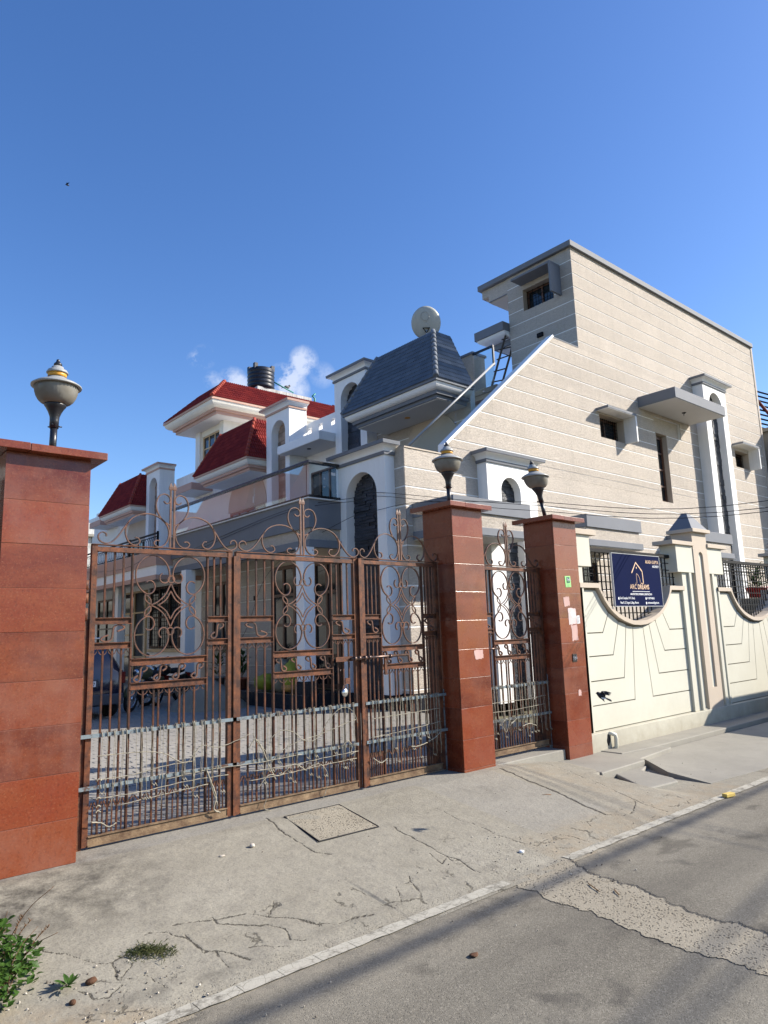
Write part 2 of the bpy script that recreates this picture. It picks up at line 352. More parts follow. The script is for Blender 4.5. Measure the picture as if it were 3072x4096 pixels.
# ------------------------------------------------------------------ geometry helpers
WL = {}
def wloc(o): return WL.get(o.name, Vector((0, 0, 0))) if o else Vector((0, 0, 0))
def thing(name, label, cat, loc=(0, 0, 0), group=None, kind=None):
    o = bpy.data.objects.new(name, None); scn.collection.objects.link(o)
    o.location = loc; o.empty_display_size = .2; WL[o.name] = Vector(loc)
    if label: o['label'] = label
    if cat: o['category'] = cat
    if group: o['group'] = group
    if kind: o['kind'] = kind
    return o
def tag(o, label=None, cat=None, group=None, kind=None):
    if label: o['label'] = label
    if cat: o['category'] = cat
    if group: o['group'] = group
    if kind: o['kind'] = kind
    return o
class MB:
    def __init__(s, xf=None): s.v = []; s.f = []; s.sm = []; s.xf = xf
    def add(s, vs, fs, sm=False):
        b = len(s.v)
        s.v += [s.xf(*p) for p in vs] if s.xf else [tuple(p) for p in vs]
        for f in fs: s.f.append(tuple(b+i for i in f)); s.sm.append(sm)
        return s
    def box(s, x0, x1, y0, y1, z0, z1):
        return s.add([(x0, y0, z0), (x1, y0, z0), (x1, y1, z0), (x0, y1, z0), (x0, y0, z1), (x1, y0, z1), (x1, y1, z1), (x0, y1, z1)],
              [(0, 3, 2, 1), (4, 5, 6, 7), (0, 1, 5, 4), (1, 2, 6, 5), (2, 3, 7, 6), (3, 0, 4, 7)])
    def prism(s, pts, ax, a, b):
        n = len(pts)
        mk = {'x': lambda p, t: (t, p[0], p[1]), 'y': lambda p, t: (p[0], t, p[1]), 'z': lambda p, t: (p[0], p[1], t)}[ax]
        vs = [mk(p, a) for p in pts]+[mk(p, b) for p in pts]
        fs = [tuple(range(n)), tuple(range(2*n-1, n-1, -1))]+[(i, (i+1) % n, n+(i+1) % n, n+i) for i in range(n)]
        return s.add(vs, fs)
    def stack(s, rings, close=True):   # rings of equal point count -> lofted closed solid
        n = len(rings[0]); vs = [p for r in rings for p in r]; fs = []
        for k in range(len(rings)-1):
            for i in range(n): fs.append((k*n+i, k*n+(i+1) % n, (k+1)*n+(i+1) % n, (k+1)*n+i))
        if close: fs += [tuple(range(n-1, -1, -1)), tuple(range((len(rings)-1)*n, len(rings)*n))]
        return s.add(vs, fs)
    def tube(s, path, r, n=6, sm=True, r2=None):
        P = [Vector(p) for p in path]; m = len(P); vs = []; fs = []
        up = Vector((0, 0, 1)); pn = None
        for i in range(m):
            d = (P[min(i+1, m-1)]-P[max(i-1, 0)])
            d = d.normalized() if d.length > 1e-9 else Vector((0, 0, 1))
            a = pn if pn is not None else (up if abs(d.z) < .9 else Vector((1, 0, 0)))
            u = (a-d*a.dot(d)); u = u.normalized() if u.length > 1e-6 else d.orthogonal().normalized(); pn = u; w = d.cross(u)
            rr = r if r2 is None else r+(r2-r)*i/(m-1)
            for k in range(n):
                t = 2*PI*k/n; vs.append(tuple(P[i]+u*math.cos(t)*rr+w*math.sin(t)*rr))
        for i in range(m-1):
            for k in range(n): fs.append((i*n+k, i*n+(k+1) % n, (i+1)*n+(k+1) % n, (i+1)*n+k))
        s.add(vs, fs, sm); b = len(s.v)-len(vs)
        s.f.append(tuple(b+i for i in range(n-1, -1, -1))); s.sm.append(False)
        s.f.append(tuple(b+(m-1)*n+i for i in range(n))); s.sm.append(False)
        return s
    def ribbon(s, path, y, w, d):   # flat bar following (x,z) path
        P = [Vector((p[0], p[1])) for p in path]; m = len(P); vs = []; fs = []
        for i in range(m):
            t = (P[min(i+1, m-1)]-P[max(i-1, 0)]).normalized(); nn_ = Vector((-t.y, t.x))
            for (a, b) in ((-1, -1), (1, -1), (1, 1), (-1, 1)):
                q = P[i]+nn_*w/2*a; vs.append((q.x, y+d/2*b, q.y))
        for i in range(m-1):
            for k in range(4): fs.append((i*4+k, i*4+(k+1) % 4, (i+1)*4+(k+1) % 4, (i+1)*4+k))
        fs += [(3, 2, 1, 0), tuple((m-1)*4+k for k in range(4))]
        return s.add(vs, fs)
    def lathe(s, prof, c, n=20, sm=True, flute=0, fr=(0, 1)):
        vs = []; fs = []
        for j, (r, z) in enumerate(prof):
            for k in range(n):
                t = 2*PI*k/n; rr = r
                if flute and fr[0] <= z <= fr[1]: rr = r*(1-flute*(k % 2))
                vs.append((c[0]+math.cos(t)*rr, c[1]+math.sin(t)*rr, c[2]+z))
        m = len(prof)
        for j in range(m-1):
            for k in range(n): fs.append((j*n+k, j*n+(k+1) % n, (j+1)*n+(k+1) % n, (j+1)*n+k))
        fs += [tuple(range(n-1, -1, -1)), tuple((m-1)*n+k for k in range(n))]
        return s.add(vs, fs, sm)
    def ico(s, c, r, sub=2, sc=(1, 1, 1), jit=0, sm=True):
        bm = bmesh.new(); bmesh.ops.create_icosphere(bm, subdivisions=sub, radius=1)
        vs = []
        for v in bm.verts:
            k = 1+jit*(pnoise(v.co*1.7+Vector(c)*3))
            vs.append((c[0]+v.co.x*r*sc[0]*k, c[1]+v.co.y*r*sc[1]*k, c[2]+v.co.z*r*sc[2]*k))
        fs = [tuple(v.index for v in f.verts) for f in bm.faces]; bm.free()
        return s.add(vs, fs, sm)
    def build(s, name, mat, parent=None, bevel=0, recalc=True, **props):
        off = wloc(parent)
        me = bpy.data.meshes.new(name)
        me.from_pydata([(v[0]-off.x, v[1]-off.y, v[2]-off.z) for v in s.v], [], s.f)
        me.polygons.foreach_set('use_smooth', s.sm)
        if recalc:
            bm = bmesh.new(); bm.from_mesh(me); bmesh.ops.recalc_face_normals(bm, faces=bm.faces); bm.to_mesh(me); bm.free()
        me.materials.append(MATS[mat])
        o = bpy.data.objects.new(name, me); scn.collection.objects.link(o)
        if parent: o.parent = parent
        WL[o.name] = off
        if bevel:
            md = o.modifiers.new('bevel', 'BEVEL'); md.width = bevel; md.segments = 2; md.limit_method = 'ANGLE'; md.angle_limit = R_(40)
        for k, v in props.items(): o[k] = v
        return o
def inst(name, mesh, parent, loc, rot=None, scale=None):
    o = bpy.data.objects.new(name, mesh); scn.collection.objects.link(o)
    if parent: o.parent = parent
    o.location = Vector(loc)-wloc(parent); WL[o.name] = wloc(parent)
    if rot is not None: o.rotation_euler = rot
    if scale is not None: o.scale = scale
    return o
def copy_tree(o, parent=None):
    c = o.copy(); scn.collection.objects.link(c)
    if parent: c.parent = parent
    for ch in list(KIDS.get(o.name, [])): copy_tree(ch, c)
    return c
KIDS = {}
def index_kids(root):
    for o in bpy.data.objects:
        if o.parent: KIDS.setdefault(o.parent.name, [])
    KIDS.clear()
    for o in bpy.data.objects:
        if o.parent: KIDS.setdefault(o.parent.name, []).append(o)
def xfS(y0): return lambda u, w, z: (u, y0+w, z)      # facade looking to -Y, u=x, w=depth into the wall
def xfW(x0): return lambda u, w, z: (x0+w, u, z)      # facade looking to -X, u=y
def arcp(cx, cz, r, a0, a1, n, rz=None):
    rz = rz or r
    return [(cx+r*math.cos(R_(a0+(a1-a0)*i/n)), cz+rz*math.sin(R_(a0+(a1-a0)*i/n))) for i in range(n+1)]
def crom(pts, n=6):
    P = [Vector(p) for p in pts]; P = [P[0]*2-P[1]]+P+[P[-1]*2-P[-2]]; out = []
    for i in range(1, len(P)-2):
        for k in range(n):
            t = k/n
            out.append(.5*((2*P[i])+(-P[i-1]+P[i+1])*t+(2*P[i-1]-5*P[i]+4*P[i+1]-P[i+2])*t*t+(-P[i-1]+3*P[i]-3*P[i+1]+P[i+2])*t*t*t))
    out.append(P[-2]); return [tuple(p) for p in out]
def inset(poly, d):
    n = len(poly); A = sum(poly[i][0]*poly[(i+1) % n][1]-poly[(i+1) % n][0]*poly[i][1] for i in range(n))
    if A < 0: poly = poly[::-1]
    out = []
    for i in range(n):
        p0, p1, p2 = Vector(poly[i-1]), Vector(poly[i]), Vector(poly[(i+1) % n])
        e1 = (p1-p0).normalized(); e2 = (p2-p1).normalized()
        n1 = Vector((-e1.y, e1.x)); n2 = Vector((-e2.y, e2.x)); b = n1+n2
        k = b.length_squared
        out.append(tuple(p1+b*(2*d/k if k > .3 else d)))
    return out
def cells(mb, u0, u1, w0, w1, z0, z1, holes):
    """slab with rectangular holes, split in boxes"""
    zs = sorted({z0, z1}|{min(max(h[2], z0), z1) for h in holes}|{min(max(h[3], z0), z1) for h in holes})
    for a, b in zip(zs, zs[1:]):
        if b-a < 1e-4: continue
        m = (a+b)/2; hs_ = sorted((h[0], h[1]) for h in holes if h[2] < m < h[3] and h[1] > u0 and h[0] < u1)
        u = u0
        for (p, q) in hs_:
            if p > u+1e-4: mb.box(u, p, w0, w1, a, b)
            u = max(u, q)
        if u < u1-1e-4: mb.box(u, u1, w0, w1, a, b)
GRV = [12.50-k*.433 for k in range(-1, 30)]
def bands(parent, xf, u0, u1, z0, z1, holes, mat='travertine', clip=None, th=.014):
    """rendered panels between the white grooves, one part per course"""
    lv = [z1]+[g for g in GRV if z0 < g < z1]+[z0]
    for top, bot in zip(lv, lv[1:]):
        a = bot+(.017 if bot != z0 else 0); b = top-(.017 if top != z1 else 0)
        if b-a < .04: continue
        mb = MB(xf)
        class _P:
            def box(s, *q): MB(xf).box(*q).build('render_panel', mat, parent)
        pc = _P()
        if clip:
            us = clip((a+b)/2, a, b)
            if us is None: continue
            uu0a, uu0b = us
            if abs(uu0a-uu0b) > .01:
                mb.prism_uv = None
                k = max(uu0a, uu0b)
                mb.add([(uu0a, 0, a), (k, 0, a), (k, 0, b), (uu0b, 0, b), (uu0a, th, a), (k, th, a), (k, th, b), (uu0b, th, b)],
                       [(0, 1, 2, 3), (7, 6, 5, 4), (0, 4, 5, 1), (1, 5, 6, 2), (2, 6, 7, 3), (3, 7, 4, 0)])
                cells(pc, k, u1, 0, th, a, b, holes)
            else: cells(pc, uu0a, u1, 0, th, a, b, holes)
        else: cells(pc, u0, u1, 0, th, a, b, holes)
        if mb.v: mb.build('render_panel', mat, parent)
def window(parent, xf, u0, u1, z0, z1, w, nu=2, nz=2, fm='brown_wood', fw=.07, glass_m='window_glass', bars=0, name='window'):
    mb = MB(xf)
    mb.box(u0, u1, w-.03, w+.05, z0, z0+fw); mb.box(u0, u1, w-.03, w+.05, z1-fw, z1)
    mb.box(u0, u0+fw, w-.03, w+.05, z0+fw, z1-fw); mb.box(u1-fw, u1, w-.03, w+.05, z0+fw, z1-fw)
    for i in range(1, nu):
        u = u0+(u1-u0)*i/nu; mb.box(u-fw*.4, u+fw*.4, w-.025, w+.04, z0+fw, z1-fw)
    cells_ = []
    for j in range(1, nz):
        z = z0+(z1-z0)*j/nz
        for i in range(nu):
            a = u0+fw if i == 0 else u0+(u1-u0)*i/nu+fw*.4
            b = u1-fw if i == nu-1 else u0+(u1-u0)*(i+1)/nu-fw*.4
            mb.box(a, b, w-.02, w+.035, z-fw*.4, z+fw*.4)
    f = mb.build(name, fm, parent)
    for i in range(nu):
        for j in range(nz):
            a = u0+(u1-u0)*i/nu; b = u0+(u1-u0)*(i+1)/nu; c = z0+(z1-z0)*j/nz; d = z0+(z1-z0)*(j+1)/nz
            MB(xf).box(a+.01, b-.01, w+.012, w+.02, c+.01, d-.01).build('pane', glass_m, f)
    if bars:
        g = MB(xf); k = int((u1-u0)/bars)
        for i in range(k+1):
            u = u0+.02+(u1-u0-.04)*i/k; g.box(u-.006, u+.006, w-.075, w-.063, z0, z1)
        k = int((z1-z0)/bars)
        for i in range(k+1):
            z = z0+.02+(z1-z0-.04)*i/k; g.box(u0, u1, w-.063, w-.053, z-.006, z+.006)
        g.build('grille', 'black_iron', f)
    return f
def ring(u0, u1, w0, w1, o, z): return [(u0-o, w0-o, z), (u1+o, w0-o, z), (u1+o, w1, z), (u0-o, w1, z)]
def cornice(parent, xf, u0, u1, w1, z, m1='grey_paint', m2='lime_white', s=1.0, w0=0):
    """lower band, white cove, top slab, standing proud of a shaft u0..u1"""
    a = .04*s
    MB(xf).stack([ring(u0, u1, w0, w1, a, z), ring(u0, u1, w0, w1, a+.01, z+.07*s)]).build('cornice_band', m1, parent)
    rg = []
    for k in range(7):
        t = k/6*PI/2; rg.append(ring(u0, u1, w0, w1, a-.01+.15*s*(1-math.cos(t)), z+.07*s+.13*s*math.sin(t)))
    MB(xf).stack(rg).build('cornice_cove', m2, parent)
    MB(xf).stack([ring(u0, u1, w0, w1, a+.16*s, z+.20*s), ring(u0, u1, w0, w1, a+.17*s, z+.285*s)]).build('cornice_slab', m1, parent, bevel=.008)
def portal(parent, xf, u0, u1, z0, z1, a0, a1, zsp, depth, rec, stones='ledger_stone', sm='lime_white', band='grey_paint', mort='mortar_black', sw=.34, sh=.075, rise=None, cs=1.0, plinth=0):
    r = (a1-a0)/2; rise = rise or r; cx = (a0+a1)/2
    mb = MB(xf)
    mb.box(u0, a0, 0, depth, z0, zsp); mb.box(a1, u1, 0, depth, z0, zsp)
    n = 20; arc = arcp(cx, zsp, r, 180, 0, n, rise)
    tp = [(u0, z1), (u0, zsp)]+arc+[(u1, zsp), (u1, z1)]
    # split the spandrel into quads so that the shading stays clean
    for i in range(n):
        (ua, za), (ub, zb) = arc[i], arc[i+1]
        mb.add([(ua, 0, za), (ub, 0, zb), (ub, 0, z1), (ua, 0, z1), (ua, depth, za), (ub, depth, zb), (ub, depth, z1), (ua, depth, z1)],
               [(0, 1, 2, 3), (0, 4, 5, 1), (7, 6, 5, 4), (3, 2, 6, 7)])
    mb.box(u0, a0, 0, depth, zsp, z1); mb.box(a1, u1, 0, depth, zsp, z1)
    mb.build('portal', sm, parent, recalc=True)
    MB(xf).box(a0-.02, a1+.02, rec+.03, depth+.02, z0, zsp+rise+.02).build('niche_back', mort, parent)
    proto = None; z = z0; k = 0; cnt = 0
    while z < zsp+rise-.02:
        hh = sh*random.uniform(.85, 1.15)
        zc = z+hh/2
        if zc > zsp:
            q = 1-((zc-zsp)/rise)**2
            hw = r*math.sqrt(max(q, 0))
        else: hw = r
        if hw < .05: break
        u = cx-hw+.002; first = True
        while u < cx+hw-.03:
            w_ = min(sw*random.uniform(.55, 1.25), cx+hw-.002-u)
            if cx+hw-.002-(u+w_) < .06: w_ = cx+hw-.002-u
            p = random.uniform(.0, .028)
            MB(xf).box(u+.003, u+w_-.003, rec-p, rec+.035, z+.003, z+hh-.003).build('stone', stones, parent, recalc=False)
            u += w_; cnt += 1
        z += hh
    if plinth: MB(xf).box(u0-.012, u1+.012, -.012, depth-.01, z0-.02, z0+plinth).build('plinth', 'plinth_black', parent)
    cornice(parent, xf, u0, u1, depth, z1, band, 'lime_white' if sm == 'lime_white' else sm, s=cs)
def tile_mesh(name, w, l, mat, ribs=4):
    vs = []; n = ribs*4
    for j, (yy, lift) in enumerate(((0, .022), (l, .006))):
        for i in range(n+1):
            t = i/n; h = .015*(1+math.cos(2*PI*t*ribs+PI))
            vs.append((w*(t-.5), yy, lift+h))
    for i in range(n+1): vs.append((w*(i/n-.5), 0, 0))
    fs = [(i, i+1, n+1+i+1, n+1+i) for i in range(n)]+[(2*(n+1)+i, 2*(n+1)+i+1, i+1, i) for i in range(n)]
    me = bpy.data.meshes.new(name); me.from_pydata(vs, [], fs); me.materials.append(MATS[mat]); return me
def tiled_face(parent, A, B, C, D, mesh, tw, th):
    """A,B eave corners (left,right seen from outside), C,D top right and top left"""
    A, B, C, D = map(Vector, (A, B, C, D))
    ux = (B-A).normalized(); nrm = (B-A).cross(D-A).normalized(); uy = nrm.cross(ux)
    if uy.dot(D-A) < 0: uy = -uy; nrm = -nrm
    H = (D-A).dot(uy); L = (B-A).length; ld = (D-A).dot(ux)/H; rd = (L-(C-A).dot(ux))/H
    rows = max(1, round(H/th)); rh = H/rows
    M_ = Matrix((ux, uy, nrm)).transposed().to_euler()
    for j in range(rows):
        h0 = j*rh; xa = ld*(h0+rh*.5); xb = L-rd*(h0+rh*.5); k = max(1, round((xb-xa)/tw)); w_ = (xb-xa)/k
        for i in range(k):
            p = A+ux*(xa+w_*(i+.5))+uy*(h0-.01)+nrm*.004
            o = inst('tile', mesh, parent, p, M_, (w_/tw, 1, 1))
def ridge(parent, P, Q, mat, r=.07, n=9):
    P, Q = Vector(P), Vector(Q); d = (Q-P)/n
    for i in range(n):
        mb = MB(); a = P+d*i-d*.08; b = P+d*(i+1)
        mb.tube([tuple(a), tuple(b)], r*1.08, 8, r2=r*.86); mb.build('ridge_tile', mat, parent)
def mansard(house, x0, x1, y0, y1, ze, zt, ins, tmesh, tw, th, rm, m1, m2, mslab, side=True, far=True, tn='tile_red'):
    """tiled roof with cornice, looking to -X; side faces at y0 (and y1)"""
    # cornice under the eave: slab edge, cove, lower band, soffit
    rf = MB().stack([[(x0+.02, y0+.02, ze), (x1, y0+.02, ze), (x1, y1-.02, ze), (x0+.02, y1-.02, ze)],
                     [(x0+ins, y0+ins, zt-.02), (x1, y0+ins, zt-.02), (x1, y1-ins, zt-.02), (x0+ins, y1-ins, zt-.02)]]).build('roof', tn, house)
    tiled_face(rf, (x0, y1, ze), (x0, y0, ze), (x0+ins, y0+ins, zt), (x0+ins, y1-ins, zt), tmesh, tw, th)
    if side: tiled_face(rf, (x0, y0, ze), (x1, y0, ze), (x1, y0+ins, zt), (x0+ins, y0+ins, zt), tmesh, tw, th)
    ridge(rf, (x0, y0, ze+.03), (x0+ins, y0+ins, zt+.03), rm, n=10); ridge(rf, (x0, y1, ze+.03), (x0+ins, y1-ins, zt+.03), rm, n=10)
    def rg(o, z): return [(x0+o, y0+o, z), (x1, y0+o, z), (x1, y1-o, z), (x0+o, y1-o, z)]
    MB().stack([rg(.0, ze-.075), rg(.0, ze-.005)]).build('eave_edge', mslab, house)
    MB().stack([rg(.05+.17*(1-math.cos(t)), ze-.075-.17*math.sin(t)) for t in [PI/2*k/6 for k in range(7)]]).build('eave_cove', m2, house)
    MB().stack([rg(.20, ze-.245), rg(.22, ze-.34)]).build('eave_band', m1, house)
    MB().stack([rg(.30, ze-.34), rg(.30, ze-.44)]).build('eave_band', m1, house)
    MB().stack([rg(.34, ze-.44), rg(.34, ze-.46)]).build('soffit', 'soffit', house)
    return rf
# ------------------------------------------------------------------ ground, road
CR = [[(1.83, 4.45), (1.87, 4.47), (1.96, 4.41), (1.98, 4.34), (2.02, 4.26), (2.03, 4.16), (2.07, 4.08), (2.13, 4.04), (2.17, 4.0), (2.21, 3.88)], [(2.01, 4.47), (2.11, 4.45), (2.25, 4.39), (2.33, 4.38), (2.47, 4.34), (2.56, 4.22), (2.67, 4.13), (2.75, 4.0), (2.84, 3.92), (2.99, 3.9), (3.12, 3.88)], [(2.26, 4.43), (2.25, 4.35), (2.31, 4.28), (2.4, 4.21), (2.51, 4.14), (2.55, 4.04), (2.53, 3.92), (2.6, 3.86)], [(2.02, 4.35), (2.03, 4.22), (2.04, 4.09), (2.11, 4.07), (2.08, 4.01), (2.09, 3.92), (2.1, 3.87)], [(1.19, 4.73), (1.27, 4.67), (1.36, 4.56), (1.44, 4.44), (1.51, 4.33), (1.58, 4.29), (1.67, 4.32), (1.81, 4.4)], [(1.58, 4.28), (1.55, 4.12), (1.56, 4.06), (1.48, 4.0), (1.45, 3.97)], [(1.34, 4.14), (1.39, 4.06), (1.4, 4.0), (1.45, 3.98)], [(1.57, 4.1), (1.68, 4.08), (1.7, 3.99), (1.73, 3.89)], [(2.28, 3.98), (2.39, 3.92), (2.47, 3.88)], [(1.79, 4.36), (1.7, 4.25), (1.57, 4.12)], [(3.48, 5.78), (3.43, 5.57), (3.38, 5.33), (3.39, 5.14), (3.38, 5.0), (3.39, 4.88), (3.46, 4.79)], [(4.25, 4.94), (4.24, 4.72), (4.23, 4.52), (4.22, 4.36), (4.22, 4.25), (4.24, 4.14), (4.21, 4.03), (4.18, 3.93), (4.2, 3.88)], [(4.13, 4.36), (4.09, 4.25), (4.07, 4.16), (4.23, 4.26)], [(4.22, 4.25), (4.18, 4.16), (4.23, 4.13)], [(4.92, 5.1), (4.92, 4.95), (4.88, 4.74), (4.92, 4.62), (4.92, 4.43), (4.9, 4.29), (4.92, 4.18), (4.93, 4.05)], [(3.72, 4.15), (3.66, 4.09), (3.64, 4.01), (3.6, 3.94)], [(3.51, 4.07), (3.48, 3.97), (3.39, 3.88), (3.32, 3.88)], [(2.55, 4.22), (2.67, 4.13), (2.74, 4.04), (2.79, 3.94)], [(2.48, 4.33), (2.52, 4.27), (2.55, 4.22), (2.65, 4.32), (2.7, 4.39)], [(2.95, 3.96), (3.0, 3.92), (3.09, 3.9)],
      [(6.5, 5.61), (6.46, 5.37), (6.41, 5.13), (6.39, 4.94), (6.35, 4.75), (6.31, 4.54), (6.24, 4.32), (6.21, 4.18), (6.19, 4.06)], [(6.19, 4.06), (6.33, 3.95), (6.49, 3.92)], [(7.46, 5.79), (7.41, 5.53), (7.32, 5.24), (7.16, 4.93), (7.11, 4.69), (6.99, 4.46), (6.91, 4.24), (6.84, 4.04), (6.82, 3.85), (6.83, 3.76)], [(4.9, 4.27), (4.92, 4.17), (4.95, 4.05), (5.0, 3.96), (5.16, 3.99), (5.38, 4.0), (5.44, 3.91), (5.45, 3.8)], [(6.82, 4.11), (6.68, 4.02), (6.44, 3.93)]]
CW = [.006]*len(CR); CW[20] = .017; CW[10] = .009; CW[11] = .008; CW[0] = .008; CW[1] = .008; CW[2] = .008; CW[14] = .004
def hbase(x, y):
    top = np.where(x < 6.6, -.02, -.02-.13*(np.clip(x, 6.6, 8.1)-6.6)/1.5)
    t = np.clip((y-3.7)/1.9, 0, 1)
    return -.25+(top+.25)*t
def hground(x, y):
    return float(hbase(np.array([x]), np.array([y]))[0])
def build_apron():
    xs = np.concatenate([np.arange(-3.0, .6, .06), np.arange(.6, 7.0, .011), np.arange(7.0, 9.9, .02)])
    ys = np.arange(3.56, 6.16, .0125)
    X, Y = np.meshgrid(xs, ys); rs = np.random.RandomState(3)
    Zg = hbase(X, Y)
    def fbm(sc, seed, o=4):
        out = np.zeros_like(X); a = 1
        r2 = np.random.RandomState(seed)
        for k in range(o):
            for _ in range(5):
                th = r2.rand()*2*PI; f = sc*(2**k)*(.7+.6*r2.rand()); ph = r2.rand()*7
                out += a*np.sin((X*math.cos(th)+Y*math.sin(th))*f+ph+1.3*np.sin((X*math.sin(th)-Y*math.cos(th))*f*.63+ph*2))/5
            a *= .55
        return out
    Zg = Zg+.006*fbm(1.6, 1)+.0016*fbm(14, 2)
    jx = X+.016*fbm(26, 5, 4); jy = Y+.016*fbm(26, 6, 4)
    ck = np.zeros_like(X); lip = np.zeros_like(X)
    for pl, w in zip(CR, CW):
        dm = np.full_like(X, 9.)
        for (ax, ay), (bx, by) in zip(pl, pl[1:]):
            dx, dy = bx-ax, by-ay; L2 = dx*dx+dy*dy
            tt = np.clip(((jx-ax)*dx+(jy-ay)*dy)/L2, 0, 1)
            dm = np.minimum(dm, np.hypot(jx-ax-tt*dx, jy-ay-tt*dy))
        w_ = w*(.75+.35*fbm(9, 8, 2))
        ck = np.maximum(ck, np.clip(1-dm/(.030*np.maximum(w_/.006, .6)), 0, 1))
        lip = np.maximum(lip, np.exp(-(dm/(w*3.5))**2))
    Zg = Zg-np.clip((ck-.7)/.3, 0, 1)*.004
    # lower slab beside the big joint sinks a little; broken zone near the road sags
    Zg = Zg-.012*np.clip((Y < 4.5)*1.0*(X < 3.3)*(X > 1.2)*fbm(6, 9, 2), 0, 1)*np.clip((4.5-Y)/.4, 0, 1)
    # washed-out edge falls below the asphalt level near the line
    ed = np.clip((3.86-Y+.05*fbm(7, 11, 3))/.12, 0, 1); Zg = np.where(Y < 4.0, Zg-.004*ed, Zg)
    dr = np.clip((X-7.5)/.22, 0, 1)*np.clip((5.03-Y)/.04, 0, 1); Zg = np.where(dr > 0, Zg*(1-dr)+(-.256)*dr, Zg); Zg = np.where(X > 7.75, -.256, Zg)
    Zg = np.maximum(Zg, -.262)
    grav = np.zeros_like(X); e = .05*fbm(5, 12, 3)
    grav = np.maximum(grav, ((X+e > 4.55) & (X+e < 5.2) & (Y+e > 5.0) & (Y < 5.9))*.75)
    grav = np.maximum(grav, ((X > 3.6) & (X < 4.2) & (Y > 5.02) & (Y < 5.68))*.8)
    grav = np.maximum(grav, np.clip((4.55-Y+e)/.5, 0, 1)*((X+e > 4.25) & (X+e < 5.0)))
    grav = np.maximum(grav, .25*((X > 4.2) & (X < 4.93)))
    grav = np.maximum(grav, ((X+e > 6.5) & (X+e < 7.4) & (Y > 4.2))*.35)
    grav = np.maximum(grav, ed*.8)
    stn = np.clip(1.25-np.hypot((X-1.35)/1.05, (Y-5.35)/.62)+.25*fbm(4, 14, 3), 0, 1)
    stn = np.maximum(stn, np.clip(.9-np.hypot((X-.6)/.9, (Y-5.2)/.9), 0, 1))
    stn = np.maximum(stn, .55*np.clip(1-np.abs(Y-3.88-.03*fbm(5, 15, 2))/.10, 0, 1)*(X < 4.4)*(.5+.5*np.clip(fbm(4, 16, 2)*2, 0, 1)))
    stn = np.maximum(stn, .35*np.clip(1-np.hypot((X-5.75)/.5, (Y-5.2)/.35), 0, 1))
    dst = np.clip((4.35-Y-(X-.9)*.75+e)/.25, 0, 1)*(X < 1.75)
    dst = np.maximum(dst, .5*np.clip((4.25-Y)/.3, 0, 1)*((X > 4.9) & (X < 8.4)))
    dst = np.maximum(dst, .45*np.clip(1-np.abs(X-6.95)/.6, 0, 1))
    smo = np.clip((Y-5.70+.06*fbm(3, 17, 2))/.05, 0, 1)
    smo = np.maximum(smo, ((X > 5.25) & (X < 6.35) & (Y > 4.1))*.6)
    crz = np.clip((4.62-Y+.1*fbm(3, 21, 2))/.3, 0, 1)*np.clip((X-1.2)/.2, 0, 1)*np.clip((4.7-X)/.4, 0, 1); crz = np.maximum(crz, np.clip((4.2-Y)/.2, 0, 1)*((X > 4.9) & (X < 7.4)))
    dst = dst+.0; ny, nx = X.shape
    me = bpy.data.meshes.new('apron')
    co = np.stack([X, Y, Zg], -1).reshape(-1, 3)
    idx = np.arange(ny*nx).reshape(ny, nx)
    q = np.stack([idx[:-1, :-1], idx[:-1, 1:], idx[1:, 1:], idx[1:, :-1]], -1).reshape(-1, 4)
    qx = (xs[:-1]+xs[1:])/2; qy = (ys[:-1]+ys[1:])/2; QX, QY = np.meshgrid(qx, qy)
    keep = ~(QX > 9.4)
    q = q[keep.reshape(-1)]
    me.vertices.add(len(co)); me.vertices.foreach_set('co', co.ravel())
    me.loops.add(len(q)*4); me.loops.foreach_set('vertex_index', q.ravel())
    me.polygons.add(len(q)); me.polygons.foreach_set('loop_start', np.arange(len(q))*4); me.polygons.foreach_set('loop_total', np.full(len(q), 4))
    me.polygons.foreach_set('use_smooth', np.ones(len(q), bool)); me.update(); me.validate()
    for nm, arr in (('crack', ck), ('gravelly', grav), ('stain', stn), ('dust', dst), ('smooth', smo), ('craze', crz)):
        a = me.attributes.new(nm, 'FLOAT', 'POINT'); a.data.foreach_set('value', np.clip(arr, 0, 1).astype(np.float32).ravel())
    me.materials.append(MATS['apron_concrete'])
    o = bpy.data.objects.new('pavement', me); scn.collection.objects.link(o); tag(o, 'cracked grey concrete apron sloping from the gates down to the road', kind='structure')
    return o
pavement = build_apron()
MB().add([(-900, -900, -.45), (1200, -900, -.45), (1200, 1200, -.45), (-900, 1200, -.45)], [(0, 1, 2, 3)]).build('ground', 'earth', kind='structure')
road = MB().add([(-60, -4.2, -.2545), (140, -4.2, -.2545), (140, 3.60, -.2545), (-60, 3.60, -.2545), (9.3, 3.60, -.2545), (140, 3.95, -.2545), (9.3, 3.95, -.2545)], [(0, 1, 2, 3), (4, 2, 5, 6)]).build('road', 'asphalt', kind='structure')
tag(road, 'worn grey asphalt road along the concrete apron')
